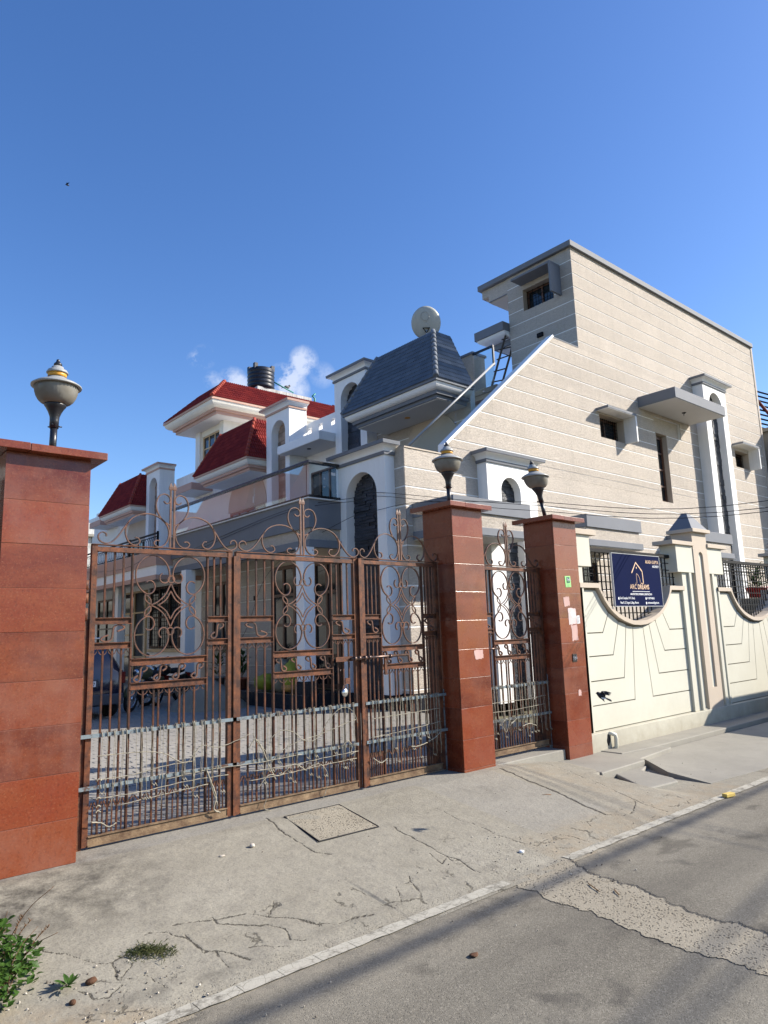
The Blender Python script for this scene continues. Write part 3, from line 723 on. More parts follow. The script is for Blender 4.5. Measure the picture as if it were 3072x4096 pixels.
# exposed aggregate trench patch across the road
L_ = [(4.25, 3.64), (4.22, 3.45), (4.19, 3.22), (4.17, 2.82), (4.08, 2.30), (4.13, 2.0), (4.12, 1.8), (4.1, 1.2), (4.1, -4)]
Rr = [(5.0, 3.64), (4.93, 3.58), (4.81, 3.31), (4.78, 2.88), (4.63, 2.46), (4.62, 2.14), (4.64, 1.99), (4.6, 1.2), (4.6, -4)]
def rough_edge(pl, amp, n=45, seed=0):
    out = []
    for (a, b) in zip(pl, pl[1:]):
        for k in range(n):
            t = k/n; x = a[0]+(b[0]-a[0])*t; y = a[1]+(b[1]-a[1])*t
            out.append((x+amp*pnoise(Vector((x*9, y*9, seed)))+amp*.5*pnoise(Vector((x*31, y*31, seed)))+amp*.35*pnoise(Vector((x*110, y*110, seed))), y))
    out.append(pl[-1]); return out
le = rough_edge(L_, .05, seed=1); re_ = rough_edge(Rr, .05, seed=5)
MB().add([(p[0], p[1], -.2505) for p in le]+[(p[0], p[1], -.2505) for p in re_], [(i, len(le)+i, len(le)+i+1, i+1) for i in range(len(le)-1)]).build('trench_patch', 'exposed_aggregate', road)
ckp = [(p[0]+.0, p[1]) for p in re_]
MB().add([v for i, p in enumerate(ckp) for v in ((p[0]-.004, p[1], -.2462), (p[0]+.008+.006*pnoise(Vector((p[0], p[1]*7, 3))), p[1], -.2462))], [(2*i, 2*i+1, 2*i+3, 2*i+2) for i in range(len(ckp)-8)]).build('tar_seam', 'cable_black', road)
# white edge line, broken into worn flakes
def line_seg(x0, x1):
    mb = MB(); n = int((x1-x0)/.05); low = []; hi = []
    for i in range(n+1):
        x = x0+(x1-x0)*i/n
        cut = .0
        low.append((x, 3.592+.012*pnoise(Vector((x*7, 0, 1)))+.006*pnoise(Vector((x*31, 0, 1)))))
        hi.append((x, 3.692+.014*pnoise(Vector((x*6, 4, 2)))+.008*pnoise(Vector((x*27, 4, 2)))))
    for i in range(n):
        if pnoise(Vector((x0+i*.05, 8, 3))*3.1) > .62: continue
        g = .0 if (i*7919) % 5 else .004
        mb.add([(low[i][0]+g, low[i][1], -.2465), (low[i+1][0], low[i+1][1], -.2465), (hi[i+1][0], hi[i+1][1], -.2465), (hi[i][0]+g, hi[i][1], -.2465)], [(0, 1, 2, 3)])
    mb.build('edge_line', 'crack_paint', road)
line_seg(-4, 4.23); line_seg(4.97, 60)
# platform, step, ledge and side ramp in front of the compound wall
pb = MB()
pb.prism([(7.62, 4.99), (8.66, 5.02), (8.74, 5.12), (9.75, 5.22), (9.75, 5.85), (7.9, 5.85)], 'z', -.30, -.152)
pb.build('step', 'cement', pavement, bevel=.012)
MB().prism([(7.45, 4.34), (8.05, 4.27), (8.18, 4.40), (8.34, 4.88), (8.68, 5.0), (7.95, 5.02)], 'z', -.32, -.215).build('step', 'cement', pavement, bevel=.015)
MB().prism([(6.68, 5.80), (8.05, 5.80), (8.05, 6.14), (6.68, 6.14)], 'z', -.30, -.02).build('threshold', 'cement', pavement, bevel=.01)
MB().prism([(8.85, 5.46), (9.6, 5.40), (60, 5.36), (60, 5.9), (8.85, 5.9)], 'z', -.35, -.14).build('ledge', 'cement', pavement, bevel=.01)
rp = [(8.75, 5.06, -.165), (8.9, 5.36, -.205), (60, 5.37, -.235), (60, 3.95, -.249), (9.6, 3.88, -.249), (8.30, 4.01, -.249), (8.36, 4.55, -.2)]
rb = [(x, y, -.40) for x, y, z in rp]; n = len(rp)
rb_ = MB().add(rp+rb, [tuple(range(n))]+[(i, (i+1) % n, n+(i+1) % n, n+i) for i in range(n)])
rb_.build('ramp', 'cement', pavement)
# courtyard: concrete bed with pavers near the gate
court = MB().box(-6, 9.9, 6.05, 60, -.30, -.028).build('courtyard', 'cement', kind='structure'); tag(court, 'paved driveway behind the rusty gates')
pvm = MB().box(-.118, .118, -.058, .058, -.02, 0).build('paver', 'paver', court)
md = pvm.modifiers.new('bevel', 'BEVEL'); md.width = .006; md.segments = 1
pvmesh = pvm.data; pvm.location = (2.1, 8.2, -.012)
rest = MB(); cnt = 0
cand = []
for j in range(int(12.5/.124)):
    for i in range(int(8.2/.246)):
        cand.append((.9+.246*i+(.123 if j % 2 else 0), 6.2+.124*j))
vis = [p for p in cand if p[1] > 7.4 and 2.7 < p[0] < 6.6 and p[1] < 11.5]
vis.sort(key=lambda p: abs(p[1]-9.6)+abs(p[0]-4.3)*.7); vs_ = set(vis[:285])
for p in cand:
    z = -.012+random.uniform(-.003, .003)
    if p in vs_:
        o = inst('paver', pvmesh, court, (p[0], p[1], z))
        m2_ = o.modifiers.new('bevel', 'BEVEL'); m2_.width = .006; m2_.segments = 1
    elif p[0] > 8.4 and p[1] > 12.5: continue
    else: rest.box(p[0]-.118, p[0]+.118, p[1]-.058, p[1]+.058, -.03, z)
rest.build('paver_field', 'paver', court, kind='stuff')
# ------------------------------------------------------------------ grey and beige corner house
B = 10.92
H1 = thing('corner_house', 'large beige banded house on the corner with grey fascias and a grey tiled mansard roof', 'house', (10.09, 10.92, 0))
S = xfS(B)
holes = [(18.05, 19.40, 7.07, 7.80), (21.36, 22.08, 5.44, 7.76), (21.34, 23.12, 7.76, 8.32), (27.40, 28.65, 7.38, 8.05), (10.62, 12.0, .9, 3.3), (15.3, 17.3, .9, 3.3), (21.6, 23.1, .9, 3.3)]
# backing wall with the diagonal stair parapet outline
w0, w1 = .012, .17
mb = MB(S)
mb.xf = S
cells(mb, 17.27, 30.2, w0, w1, -.1, 12.9, holes)
cells(mb, 10.09, 17.27, w0, w1, -.1, 5.57, holes)
mb.prism([(11.43, 5.57), (17.25, 5.57), (17.25, 9.66), (16.0, 9.66), (11.43, 5.80)], 'y', w0, w1) if False else None
dg = [(11.43, 5.57), (17.27, 5.57), (17.27, 9.66), (16.0, 9.66), (11.43, 5.80)]
mb.add([(p[0], w0, p[1]) for p in dg]+[(p[0], w1, p[1]) for p in dg], [(0, 1, 2, 3, 4), (9, 8, 7, 6, 5)]+[(i, (i+1) % 5, 5+(i+1) % 5, 5+i) for i in range(5)])
mb.build('side_wall', 'lime_white', H1)
# courses of textured render
def dclip(zm, a, b):
    f = lambda z: 17.25 if z > 9.66 else (11.43 if z < 5.8 else 11.43+(z-5.80)/(9.66-5.80)*(16.0-11.43))
    return f(a), f(b)
bands(H1, S, 17.25, 30.2, 9.66, 12.9, holes)
bands(H1, S, 11.43, 30.2, 5.80, 9.66, holes, clip=dclip)
bands(H1, S, 10.075, 30.2, .3, 5.57, holes)
MB(S).box(11.43, 24.39, -.0, .014, 5.573, 5.783).build('render_panel', 'travertine', H1) if False else None; MB(S).box(11.43, 21.36, 0, .014, 5.573, 5.783).build('render_panel', 'travertine', H1); MB(S).box(22.08, 24.39, 0, .014, 5.573, 5.783).build('render_panel', 'travertine', H1); MB(S).box(26.2, 30.2, -.0, .014, 5.573, 5.783).build('render_panel', 'travertine', H1)
MB(S).box(10.07, 30.2, -.006, .02, -.1, .30).build('plinth', 'plinth_black', H1)
# diagonal coping
dv = Vector((16.0-11.43, 0, 9.66-5.80)).normalized(); nv = Vector((-dv.z, 0, dv.x))
def diag_bar(mat, name, x0, z0, x1, z1, t, wa, wb, ofs=0):
    P = Vector((x0, 0, z0))+nv*ofs; Q = Vector((x1, 0, z1))+nv*ofs
    a = [P, Q, Q+nv*t, P+nv*t]
    return MB(S).add([(p.x, wa, p.z) for p in a]+[(p.x, wb, p.z) for p in a], [(0, 1, 2, 3), (7, 6, 5, 4), (0, 4, 5, 1), (1, 5, 6, 2), (2, 6, 7, 3), (3, 7, 4, 0)]).build(name, mat, H1)
diag_bar('lime_white', 'coping', 11.40, 5.80, 16.0, 9.68, .07, -.035, .19)
MB(S).box(11.33, 11.43, -.03, .18, 5.57, 5.84).build('coping', 'lime_white', H1)
MB(S).box(15.97, 17.24, -.01, .19, 9.66, 9.69).build('coping', 'grey_paint', H1)
MB(S).box(10.07, 11.33, -.02, .3, 5.57, 5.60).build('coping', 'beige_trim', H1)
# left return of the corner pier, facing the drive
bands(H1, xfW(10.07), 10.92, 11.26, .3, 5.57, [])
MB(xfW(10.07)).box(10.935, 11.27, .012, .2, -.1, 5.57).build('return_wall', 'lime_white', H1)
MB(xfW(10.07)).box(10.915, 11.27, -.006, .05, -.1, .30).build('plinth', 'plinth_black', H1)
# windows of the street side
def reveal(h, d, mat='beige_trim'):
    u0, u1, z0, z1 = h; t = .006
    m = MB(S); m.box(u0-.0, u0+t, .0, d, z0, z1); m.box(u1-t, u1, .0, d, z0, z1); m.box(u0, u1, 0, d, z1-t, z1); m.box(u0, u1, 0, d, z0, z0+t)
    m.build('window_reveal', mat, H1)
reveal(holes[0], .34); reveal(holes[1], .24); reveal(holes[3], .34)
window(H1, S, 18.06, 19.39, 7.08, 7.79, .30, 2, 1, fw=.07, bars=.11)
window(H1, S, 21.37, 22.07, 5.45, 7.70, .20, 1, 4, fw=.075)
window(H1, S, 27.41, 28.64, 7.39, 8.04, .30, 2, 1, fw=.07, bars=.11)
MB(S).box(21.34, 23.12, .10, .16, 7.76, 8.32).build('recess_back', 'travertine', H1)
for h in holes[4:]:
    reveal(h, .15); window(H1, S, h[0]+.01, h[1]-.01, h[2]+.01, h[3]-.01, .13, 3, 3, bars=.16)
def hood(u0, u1, z, d, t, fz, fin=True):
    m = MB(S); m.box(u0, u1+(.02 if fin else 0), -d, .01, z, z+t); m.build('window_hood', 'grey_paint', H1, bevel=.006)
    MB(S).box(u0+.01, u1, -d+.012, .01, z-.012, z-.002).build('hood_soffit', 'lime_white', H1)
    if fin:
        MB(S).box(u1-.06, u1+.015, -d+.003, .01, fz, z-.013).build('window_fin', 'grime_white', H1, bevel=.006)
hood(17.90, 19.47, 7.86, .41, .075, 7.05); hood(27.25, 28.72, 8.20, .41, .075, 7.38)
# big canopy over the tall window
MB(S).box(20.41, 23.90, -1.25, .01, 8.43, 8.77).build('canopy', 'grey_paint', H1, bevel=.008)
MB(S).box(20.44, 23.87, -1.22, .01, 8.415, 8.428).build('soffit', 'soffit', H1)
MB(S).tube([(22.2, -.62, 8.42), (22.21, -.6, 8.36), (22.18, -.62, 8.30), (22.15, -.63, 8.34), (22.2, -.65, 8.38)], .008, 5).build('loose_cable', 'cable_black', H1)
MB(S).lathe([(.07, 0), (.07, -.012)], (22.2, -.62, 8.415), 14).build('light_hole', 'black_iron', H1)
# low triple-band canopies
def tri_canopy(u0, u1, d=1.24):
    MB(S).box(u0, u1, -d, .01, 4.0, 4.32).build('canopy', 'grey_paint', H1, bevel=.008)
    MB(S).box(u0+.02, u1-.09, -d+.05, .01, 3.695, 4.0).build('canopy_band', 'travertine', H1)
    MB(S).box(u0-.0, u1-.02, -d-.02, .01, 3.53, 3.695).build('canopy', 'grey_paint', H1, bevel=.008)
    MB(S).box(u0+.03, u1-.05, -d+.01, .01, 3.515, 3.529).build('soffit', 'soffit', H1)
tri_canopy(10.25, 12.78); tri_canopy(15.02, 17.62); tri_canopy(21.35, 23.30)
# arched portals
portal(H1, xfS(10.62), 12.45, 14.32, -.1, 5.50, 12.94, 13.68, 4.84, .31, .22, sw=.36, sh=.09)
portal(H1, xfS(10.55), 24.40, 26.20, -.1, 9.98, 24.80, 25.82, 9.30, .37, .25, sw=.4, sh=.13, rise=.50)
portal(H1, xfW(9.79), 11.25, 12.94, -.02, 5.44, 11.55, 12.66, 4.64, .30, .24, sw=.36, sh=.078, plinth=.30)
portal(H1, xfW(13.5), 16.30, 17.95, 4.6, 9.86, 16.62, 17.62, 9.15, .45, .28, sw=.5, sh=.14)
# roof line cap of the tall block
MB().box(17.13, 30.3, 10.83, 14.55, 12.90, 13.08).build('roof_cap', 'grey_paint', H1, bevel=.01)
MB().box(30.2, 30.35, 10.9, 25, -.2, 12.95).build('back_wall', 'travertine', H1)
# tall block, side facing the drive
W = xfW(17.25)
wh = [(11.62, 12.78, 11.53, 12.27)]
mb = MB(W); cells(mb, 10.935, 13.39, .012, .15, 8, 12.9, wh); mb.build('block_wall', 'lime_white', H1)
bands(H1, W, 10.935, 13.39, 8.3, 12.9, wh)
m = MB(W); t_ = .006; m.box(12.774, 12.78, 0, .3, 11.53, 12.27); m.box(11.62, 11.626, 0, .3, 11.53, 12.27); m.box(11.62, 12.78, 0, .3, 12.264, 12.27); m.box(11.62, 12.78, 0, .3, 11.53, 11.536); m.build('window_reveal', 'beige_trim', H1)
window(H1, W, 11.63, 12.77, 11.54, 12.26, .26, 2, 1, fw=.06, bars=.2)
MB(W).box(11.33, 12.83, -.52, .01, 12.42, 12.49).build('window_hood', 'grey_paint', H1, bevel=.006)
MB(W).box(11.33, 11.40, -.52, .01, 11.50, 12.415).build('window_fin', 'grey_paint', H1, bevel=.006)
MB().box(17.7, 30.2, 11.6, 13.38, 4, 12.88).build('block_core', 'lime_white', H1)
MB().box(17.27, 30.0, 13.39, 14.20, 12.40, 12.895).build('overhang', 'travertine', H1)
MB().box(17.27, 30.0, 14.20, 14.47, 12.62, 12.895).build('overhang', 'travertine', H1)
MB().box(17.25, 17.262, 13.39, 14.18, 12.385, 12.41).build('overhang_edge', 'grey_paint', H1)
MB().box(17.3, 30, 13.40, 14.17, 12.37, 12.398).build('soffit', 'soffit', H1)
MB().box(17.19, 17.25, 12.10, 12.32, 10.46, 10.60).build('wall_light', 'black_iron', H1, bevel=.01)
# second roof slab behind
MB().box(16.95, 26, 13.42, 14.66, 11.08, 11.38).build('canopy', 'grey_paint', H1, bevel=.01)
rgs = []
for k in range(6):
    a = k/5*PI/2; o = .35*(1-math.cos(a))
    rgs.append([(17.0+o, 13.42, 11.08-.18*math.sin(a)), (26, 13.42, 11.08-.18*math.sin(a)), (26, 14.6-o, 11.08-.18*math.sin(a)), (17.0+o, 14.6-o, 11.08-.18*math.sin(a))])
MB().stack(rgs).build('cove', 'lime_white', H1)
MB().box(17.38, 26, 13.42, 14.2, 10.72, 10.90).build('canopy_band', 'grey_paint', H1)
MB().box(17.45, 26, 13.42, 14.1, 10.69, 10.715).build('soffit', 'soffit', H1)
# outdoor stair behind the diagonal wall
st = MB()
n = 22
for i in range(n):
    x0 = 11.5+i*(4.3/n); st.box(x0, x0+4.3/n+.01, 11.09, 12.04, 4.6, 5.0+i*(3.3/n))
st.build('staircase', 'cement', H1)
MB().box(15.8, 17.39, 11.09, 13.38, 7.9, 8.34).build('landing', 'travertine', H1)
MB().box(14.78, 15.8, 12.05, 13.38, 4.6, 8.22).build('stair_wall', 'travertine', H1)
MB().box(14.72, 15.85, 12.02, 13.40, 8.20, 8.34).build('landing', 'cement', H1)
window(H1, xfW(14.77), 12.1, 13.0, 6.95, 8.05, .0, 1, 1, fw=.08)
MB().box(14.72, 15.25, 12.84, 13.46, 8.34, 9.50).build('terrace_pier', 'travertine', H1)
MB().box(14.68, 15.30, 12.80, 13.50, 9.50, 9.57).build('coping', 'grey_paint', H1)
# glass balustrade of the stair and landing
def qd(pts, th, mat, name, par=H1):
    P = [Vector(p) for p in pts]; nn_ = (P[1]-P[0]).cross(P[2]-P[0]).normalized()*th
    return MB().add([tuple(p) for p in P]+[tuple(p+nn_) for p in P], [(0, 1, 2, 3), (7, 6, 5, 4), (0, 4, 5, 1), (1, 5, 6, 2), (2, 6, 7, 3), (3, 7, 4, 0)]).build(name, mat, par)
ys_ = 12.07
for a, b in ((0, .475), (.485, 1)):
    x0 = 11.45+a*3.25; x1 = 11.45+b*3.25; zl = lambda x: 5.05+(x-11.45)*.865; zh_ = lambda x: 6.10+(x-11.45)*.865
    qd([(x0, ys_, zl(x0)), (x1, ys_, zl(x1)), (x1, ys_, zh_(x1)), (x0, ys_, zh_(x0))], .012, 'rail_glass', 'glass_panel')
MB().tube([(11.30, ys_, 6.05), (14.76, ys_, 8.98)], .032, 8).build('handrail', 'steel_rail', H1)
qd([(14.74, 12.10, 8.38), (14.74, 12.80, 8.38), (14.74, 12.80, 9.46), (14.74, 12.10, 9.46)], .012, 'rail_glass', 'glass_panel')
rl = MB(); rl.box(14.71, 14.76, 12.06, 12.84, 9.46, 9.52); rl.box(14.71, 14.76, 12.05, 12.10, 8.90, 9.46); rl.build('handrail', 'black_gloss', H1)
for (x, z) in ((13.0, 6.9), (14.2, 8.0)): MB().lathe([(.03, 0), (.03, .03)], (x, ys_-.02, z), 8).build('glass_fixing', 'chrome', H1)
# floors and walls facing the drive
MB().box(10.25, 30.1, 11.62, 20.25, 3.72, 4.6).build('terrace_slab', 'cement', H1)
MB().box(9.95, 30.1, 12.96, 20.25, -.2, 3.72).build('ground_floor', 'lime_white', H1)
FW = xfW(13.9)
fh = [(12.95, 14.75, 4.7, 6.62)]
mb = MB(FW); cells(mb, 12.3, 20.25, .012, .2, 4.6, 8.3, fh); mb.build('upper_wall', 'lime_white', H1)
MB().box(14.2, 30, 13.45, 20.2, 4.6, 8.2).build('upper_core', 'lime_white', H1)
bands(H1, FW, 12.3, 16.30, 4.6, 8.0, fh, mat='travertine')
MB(FW).prism([(p[0], p[1]) for p in [(12.75, 6.62)]+arcp(13.85, 6.62, 1.1, 180, 0, 20)], 'y', -.02, .02) if False else None
ap = arcp(13.85, 6.62, 1.15, 180, 0, 24)
MB(FW).add([(p[0], -.03, p[1]) for p in ap]+[(p[0], .01, p[1]) for p in ap], [tuple(range(25)), tuple(range(49, 24, -1))]+[(i, i+1, 26+i, 25+i) for i in range(24)]).build('arch_panel', 'beige_trim', H1)
window(H1, FW, 12.96, 14.74, 4.71, 6.61, .12, 3, 2, fw=.08)
TG = tile_mesh('tile_grey', .27, .175, 'tile_grey')
mansard(H1, 12.4, 13.86, 12.1, 16.12, 8.08, 9.82, .80, TG, .27, .155, 'ridge_grey', 'grey_paint', 'lime_white', 'grey_paint', tn='tile_grey')
for (x, y) in ((13.2, 14.1),): MB().lathe([(.08, 0), (.085, -.012), (.05, -.014)], (x, y, 7.62), 16).build('downlight', 'amber', H1)
# projecting white slab and pierced parapet
MB().box(12.87, 14.0, 18.0, 20.55, 7.87, 8.16).build('canopy', 'lime_white', H1, bevel=.008)
MB().box(12.9, 14.0, 18.03, 20.5, 7.86, 7.868).build('soffit', 'soffit', H1)
MB().lathe([(.07, 0), (.075, -.012)], (13.3, 19.2, 7.86), 14).build('downlight', 'black_iron', H1)
mb = MB(xfW(14.0)); cells(mb, 17.95, 20.35, 0, .16, 8.16, 9.14, [(20.02, 20.28, 8.72, 8.95), (19.36, 19.58, 8.72, 8.95), (18.62, 18.84, 8.72, 8.95)]); mb.build('parapet', 'lime_white', H1)
window(H1, xfW(13.88), 18.3, 19.9, 4.8, 7.2, .0, 3, 2, fm='brown_wood', fw=.07)
# first-floor balcony
BX = 8.88
def strip(u0, u1, z0, z1, ins, mat, name='balcony_fascia'):
    m = MB(); m.box(BX+ins, BX+ins+.14, u0+ins, u1, z0, z1); m.box(BX+ins+.14, 9.80, u0+ins, u0+ins+.14, z0, z1); return m.build(name, mat, H1)
strip(12.87, 20.25, 3.97, 4.63, 0, 'grey_paint')
strip(12.87, 20.25, 3.70, 3.97, .06, 'travertine')
strip(12.87, 20.25, 3.53, 3.70, .0, 'grey_paint')
MB().box(9.02, 9.94, 13.01, 20.25, 3.66, 4.3).build('balcony_floor', 'soffit', H1)
MB().box(8.82, 9.06, 12.81, 20.25, 4.63, 4.655).build('balcony_sill', 'grime_white', H1)
MB().box(9.06, 9.79, 12.81, 13.05, 4.63, 4.655).build('balcony_sill', 'grime_white', H1)
m = MB(); m.box(8.90, 8.97, 12.87, 20.25, 4.656, 4.73); m.box(8.97, 9.79, 12.87, 12.94, 4.656, 4.73); m.build('rail_base', 'black_gloss', H1)
m = MB(); m.box(8.87, 9.0, 12.84, 20.25, 5.47, 5.53); m.box(9.0, 9.79, 12.84, 12.97, 5.47, 5.53); m.build('handrail', 'black_gloss', H1, bevel=.006)
for a, b in ((12.90, 15.35), (15.36, 17.8), (17.81, 20.24)): MB().box(8.925, 8.94, a, b, 4.73, 5.47).build('glass_panel', 'rail_glass', H1)
MB().box(8.95, 9.78, 12.895, 12.91, 4.73, 5.47).build('glass_panel', 'rail_glass', H1)
MB().box(8.945, 8.947, 15.42, 15.47, 4.95, 5.12).build('sticker', 'paper_white', H1)
MB().box(9.55, 9.67, 12.892, 12.894, 5.25, 5.32).build('sticker', 'paper_white', H1)
for (y, z) in ((12.905, 5.15), (12.905, 4.95)): MB().ico((9.35, y-.01, z), .028, 1, (1, .4, 1)).build('glass_fixing', 'chrome', H1)
# ground floor porch
bands(H1, xfW(9.9), 16.1, 20.25, .3, 3.7, [(16.3, 16.31, 0, 0)])
MB(xfW(9.9)).box(12.96, 16.1, .0, .05, .3, 3.7).build('porch_wall', 'beige_trim', H1)
window(H1, xfW(9.9), 14.92, 16.05, .33, 3.36, -.03, 2, 4, fw=.09, name='door')
window(H1, xfW(9.9), 13.05, 14.12, .33, 3.32, -.03, 2, 4, fw=.09, name='door')
window(H1, xfW(9.9), 18.2, 19.4, 1.2, 3.2, -.03, 2, 2, fw=.09)
MB().box(8.66, 9.96, 12.84, 20.2, -.1, .30).build('porch_floor', 'plinth_black', H1, bevel=.01)
for y in (12.88, 18.85):
    MB().box(8.72, 9.02, y, y+.30, .58, 3.53).build('porch_pillar', 'lime_white', H1, bevel=.006)
    MB().box(8.705, 9.035, y-.015, y+.315, .30, .58).build('pillar_base', 'plinth_black', H1)
MB().box(9.86, 9.9, 16.92, 17.02, 2.55, 2.68).build('wall_light', 'black_iron', H1)
# ------------------------------------------------------------------ red-roofed houses further up the drive
TR = tile_mesh('tile_red', .30, .20, 'tile_red', 3)
TP = tile_mesh('tile_pavilion', .42, .25, 'tile_red', 4)
def red_house(y0, name_label, near):
    H = thing('red_roofed_house', name_label, 'house', (8.42, y0, 0))
    u0, u1 = y0+.02, y0+11.2
    MB().box(9.9, 26, u0, u1, -.2, 4.0).build('ground_floor', 'lime_white', H)
    MB().box(13.9, 26, u0+.0, u1, 4.0, 8.3).build('upper_floor', 'grime_white', H)
    X = 8.42
    for z0, z1, ins, mt in ((3.79, 4.24, 0, 'peach'), (3.50, 3.79, .03, 'lime_white'), (3.36, 3.50, 0, 'peach')):
        m = MB(); m.box(X+ins, X+ins+.12, u0+ins, u1, z0, z1); m.box(X+ins+.12, 9.9, u0+ins, u0+ins+.12, z0, z1); m.build('balcony_fascia', mt, H)
    MB().box(X+.15, 9.9, u0+.15, u1, 3.55, 3.9).build('balcony_floor', 'soffit', H)
    # lattice railing
    rl = MB(); rl.box(X+.03, X+.07, u0, u1, 4.74, 4.79); rl.box(X+.035, X+.065, u0, u1, 4.66, 4.68); rl.box(X+.035, X+.065, u0, u1, 4.27, 4.30)
    k = int((u1-u0)/.16)
    for i in range(k):
        a = u0+.16*i; c = a+.08
        for p, q in (((a, 4.66), (c-.0, 4.56)), ((c, 4.56), (c, 4.41)), ((c, 4.41), (a, 4.30)), ((a+.16, 4.66), (c, 4.56)), ((a+.16, 4.30), (c, 4.41))):
            rl.tube([(X+.05, p[0], p[1]), (X+.05, q[0], q[1])], .006, 3, sm=False)
    for i in range(6): y = u0+.02+i*(u1-u0-.04)/5; rl.box(X+.02, X+.08, y-.02, y+.02, 4.24, 4.82)
    rl.build('lattice_railing', 'black_iron', H)
    # tower with arched niche
    portal(H, xfW(13.2), u0+.0, u0+1.55, 4.0, 9.62, u0+.27, u0+1.20, 8.85, .75, .30, stones='brick_stone', sm='grime_white' if not near else 'lime_white', band='peach', mort='mortar_stone', sw=.36, sh=.15)
    rf = mansard(H, 12.45, 13.9, u0+1.72, u0+6.05, 8.10, 9.85, .82, TR, .30, .19, 'ridge_red', 'peach', 'ivory', 'peach')
    mb = MB(xfW(13.9)); fh = [(u0+2.6, u0+5.4, 4.7, 6.6)]
    cells(mb, u0+1.55, u0+11.1, -.12, -.004, 4.0, 7.7, fh); mb.build('upper_wall', 'ivory', H)
    ap = arcp(u0+4.0, 6.6, 1.4, 180, 0, 24)
    window(H, xfW(13.8), u0+2.62, u0+5.38, 4.72, 6.58, .0, 4, 2, fm='brown_wood')
    ap = arcp(u0+4.0, 6.62, 1.5, 180, 0, 24)
    MB(xfW(13.77)).add([(p[0], -.02, p[1]) for p in ap]+[(p[0], .02, p[1]) for p in ap], [tuple(range(25)), tuple(range(49, 24, -1))]+[(i, i+1, 26+i, 25+i) for i in range(24)]).build('arch_panel', 'beige_trim', H)
    MB().box(12.9, 13.9, u0+7.2, u0+8.95, 7.88, 8.18).build('canopy', 'peach', H)
    MB().box(12.93, 13.9, u0+7.23, u0+8.9, 7.868, 7.879).build('soffit', 'soffit', H)
    MB(xfW(14.0)).box(u0+6.1, u1, 0, .15, 8.1, 9.16).build('parapet', 'grime_white', H)
    # ground floor openings and columns
    window(H, xfW(9.9), u0+1.45, u0+3.85, 1.28, 3.36, -.04, 3, 2, fm='brown_wood', fw=.08, bars=.14)
    MB(xfW(9.9)).box(u0+1.35, u0+3.95, -.09, 0, 1.16, 1.26).build('window_sill', 'light_wood', H)
    window(H, xfW(9.9), u0+4.2, u0+6.4, .2, 3.34, -.04, 2, 4, fm='light_wood', fw=.07)
    window(H, xfW(9.9), u0+7.2, u0+9.2, .9, 3.2, -.04, 2, 2, fm='brown_wood')
    for y in (u0+3.95, u0+7.3): MB().box(8.75, 9.02, y, y+.27, 0, 3.56).build('porch_pillar', 'grime_white', H)
    MB().box(8.6, 9.92, u0, u1, -.1, .15).build('porch_floor', 'cement', H)
    return H, u0, u1
H2, a2, b2 = red_house(20.25, 'nearer pink and white house with a red tiled pavilion on its roof', True)
H3, a3, b3 = red_house(31.55, 'far white house whose red tiled roof rises just right of the left gate pillar', False)
# pavilion on the second house
px0, px1, py0, py1, ze, zt = 13.5, 23.6, 26.85, 32.0, 12.0, 13.30
rf = MB().stack([[(px0+.02, py0+.02, ze), (px1-.02, py0+.02, ze), (px1-.02, py1-.02, ze), (px0+.02, py1-.02, ze)], [(px0+1.3, py0+1.3, zt-.03), (px1-2.6, py0+1.3, zt-.03), (px1-2.6, py1-1.3, zt-.03), (px0+1.3, py1-1.3, zt-.03)]]).build('roof', 'tile_red', H2)
tiled_face(rf, (px0, py1, ze), (px0, py0, ze), (px0+1.3, py0+1.3, zt), (px0+1.3, py1-1.3, zt), TP, .42, .24)
tiled_face(rf, (px0, py0, ze), (px1, py0, ze), (px1-2.6, py0+1.3, zt), (px0+1.3, py0+1.3, zt), TP, .42, .24)
ridge(rf, (px0, py0, ze+.04), (px0+1.3, py0+1.3, zt+.04), 'ridge_red', .09, 10); ridge(rf, (px1, py0, ze+.03), (px1-2.6, py0+1.3, zt+.03), 'ridge_red', .07, 10)
def rg2(o, z): return [(px0+o, py0+o, z), (px1-o, py0+o, z), (px1-o, py1-o, z), (px0+o, py1-o, z)]
MB().stack([rg2(0, ze-.10), rg2(0, ze-.005)]).build('eave_edge', 'peach', H2)
MB().stack([rg2(.05+.30*(1-math.cos(t)), ze-.10-.26*math.sin(t)) for t in [PI/2*k/6 for k in range(7)]]).build('eave_cove', 'ivory', H2)
MB().stack([rg2(.34, ze-.36), rg2(.36, ze-.46)]).build('eave_band', 'peach', H2)
MB().stack([rg2(.46, ze-.46), rg2(.46, ze-.60)]).build('eave_band', 'peach', H2)
MB().stack([rg2(.50, ze-.60), rg2(.50, ze-.62)]).build('soffit', 'soffit', H2)
W2 = xfW(14.75)
mb = MB(W2); cells(mb, 28.0, 31.0, 0, .15, 8.2, 11.4, [(28.45, 30.25, 9.2, 11.1)]); mb.build('pavilion_wall', 'ivory', H2)
window(H2, W2, 28.46, 30.24, 9.21, 11.09, .06, 3, 3, fm='light_wood', fw=.07)
MB().box(14.65, 14.95, 30.35, 30.75, 8.2, 11.4).build('pavilion_column', 'grime_white', H2)
MB().box(14.65, 15.05, 27.95, 28.35, 8.2, 11.4).build('pavilion_column', 'ivory', H2)
mb = MB(xfS(28.0)); cells(mb, 15.05, 22.5, 0, .15, 8.2, 11.4, [(15.9, 17.6, 8.9, 10.9)]); mb.build('pavilion_wall', 'ivory', H2)
window(H2, xfS(28.0), 15.91, 17.59, 8.91, 10.89, .05, 2, 2, fm='light_wood', fw=.09, glass_m='beige_trim')
MB().box(15, 22.5, 28.2, 30.9, 8.2, 11.4).build('pavilion_core', 'ivory', H2)
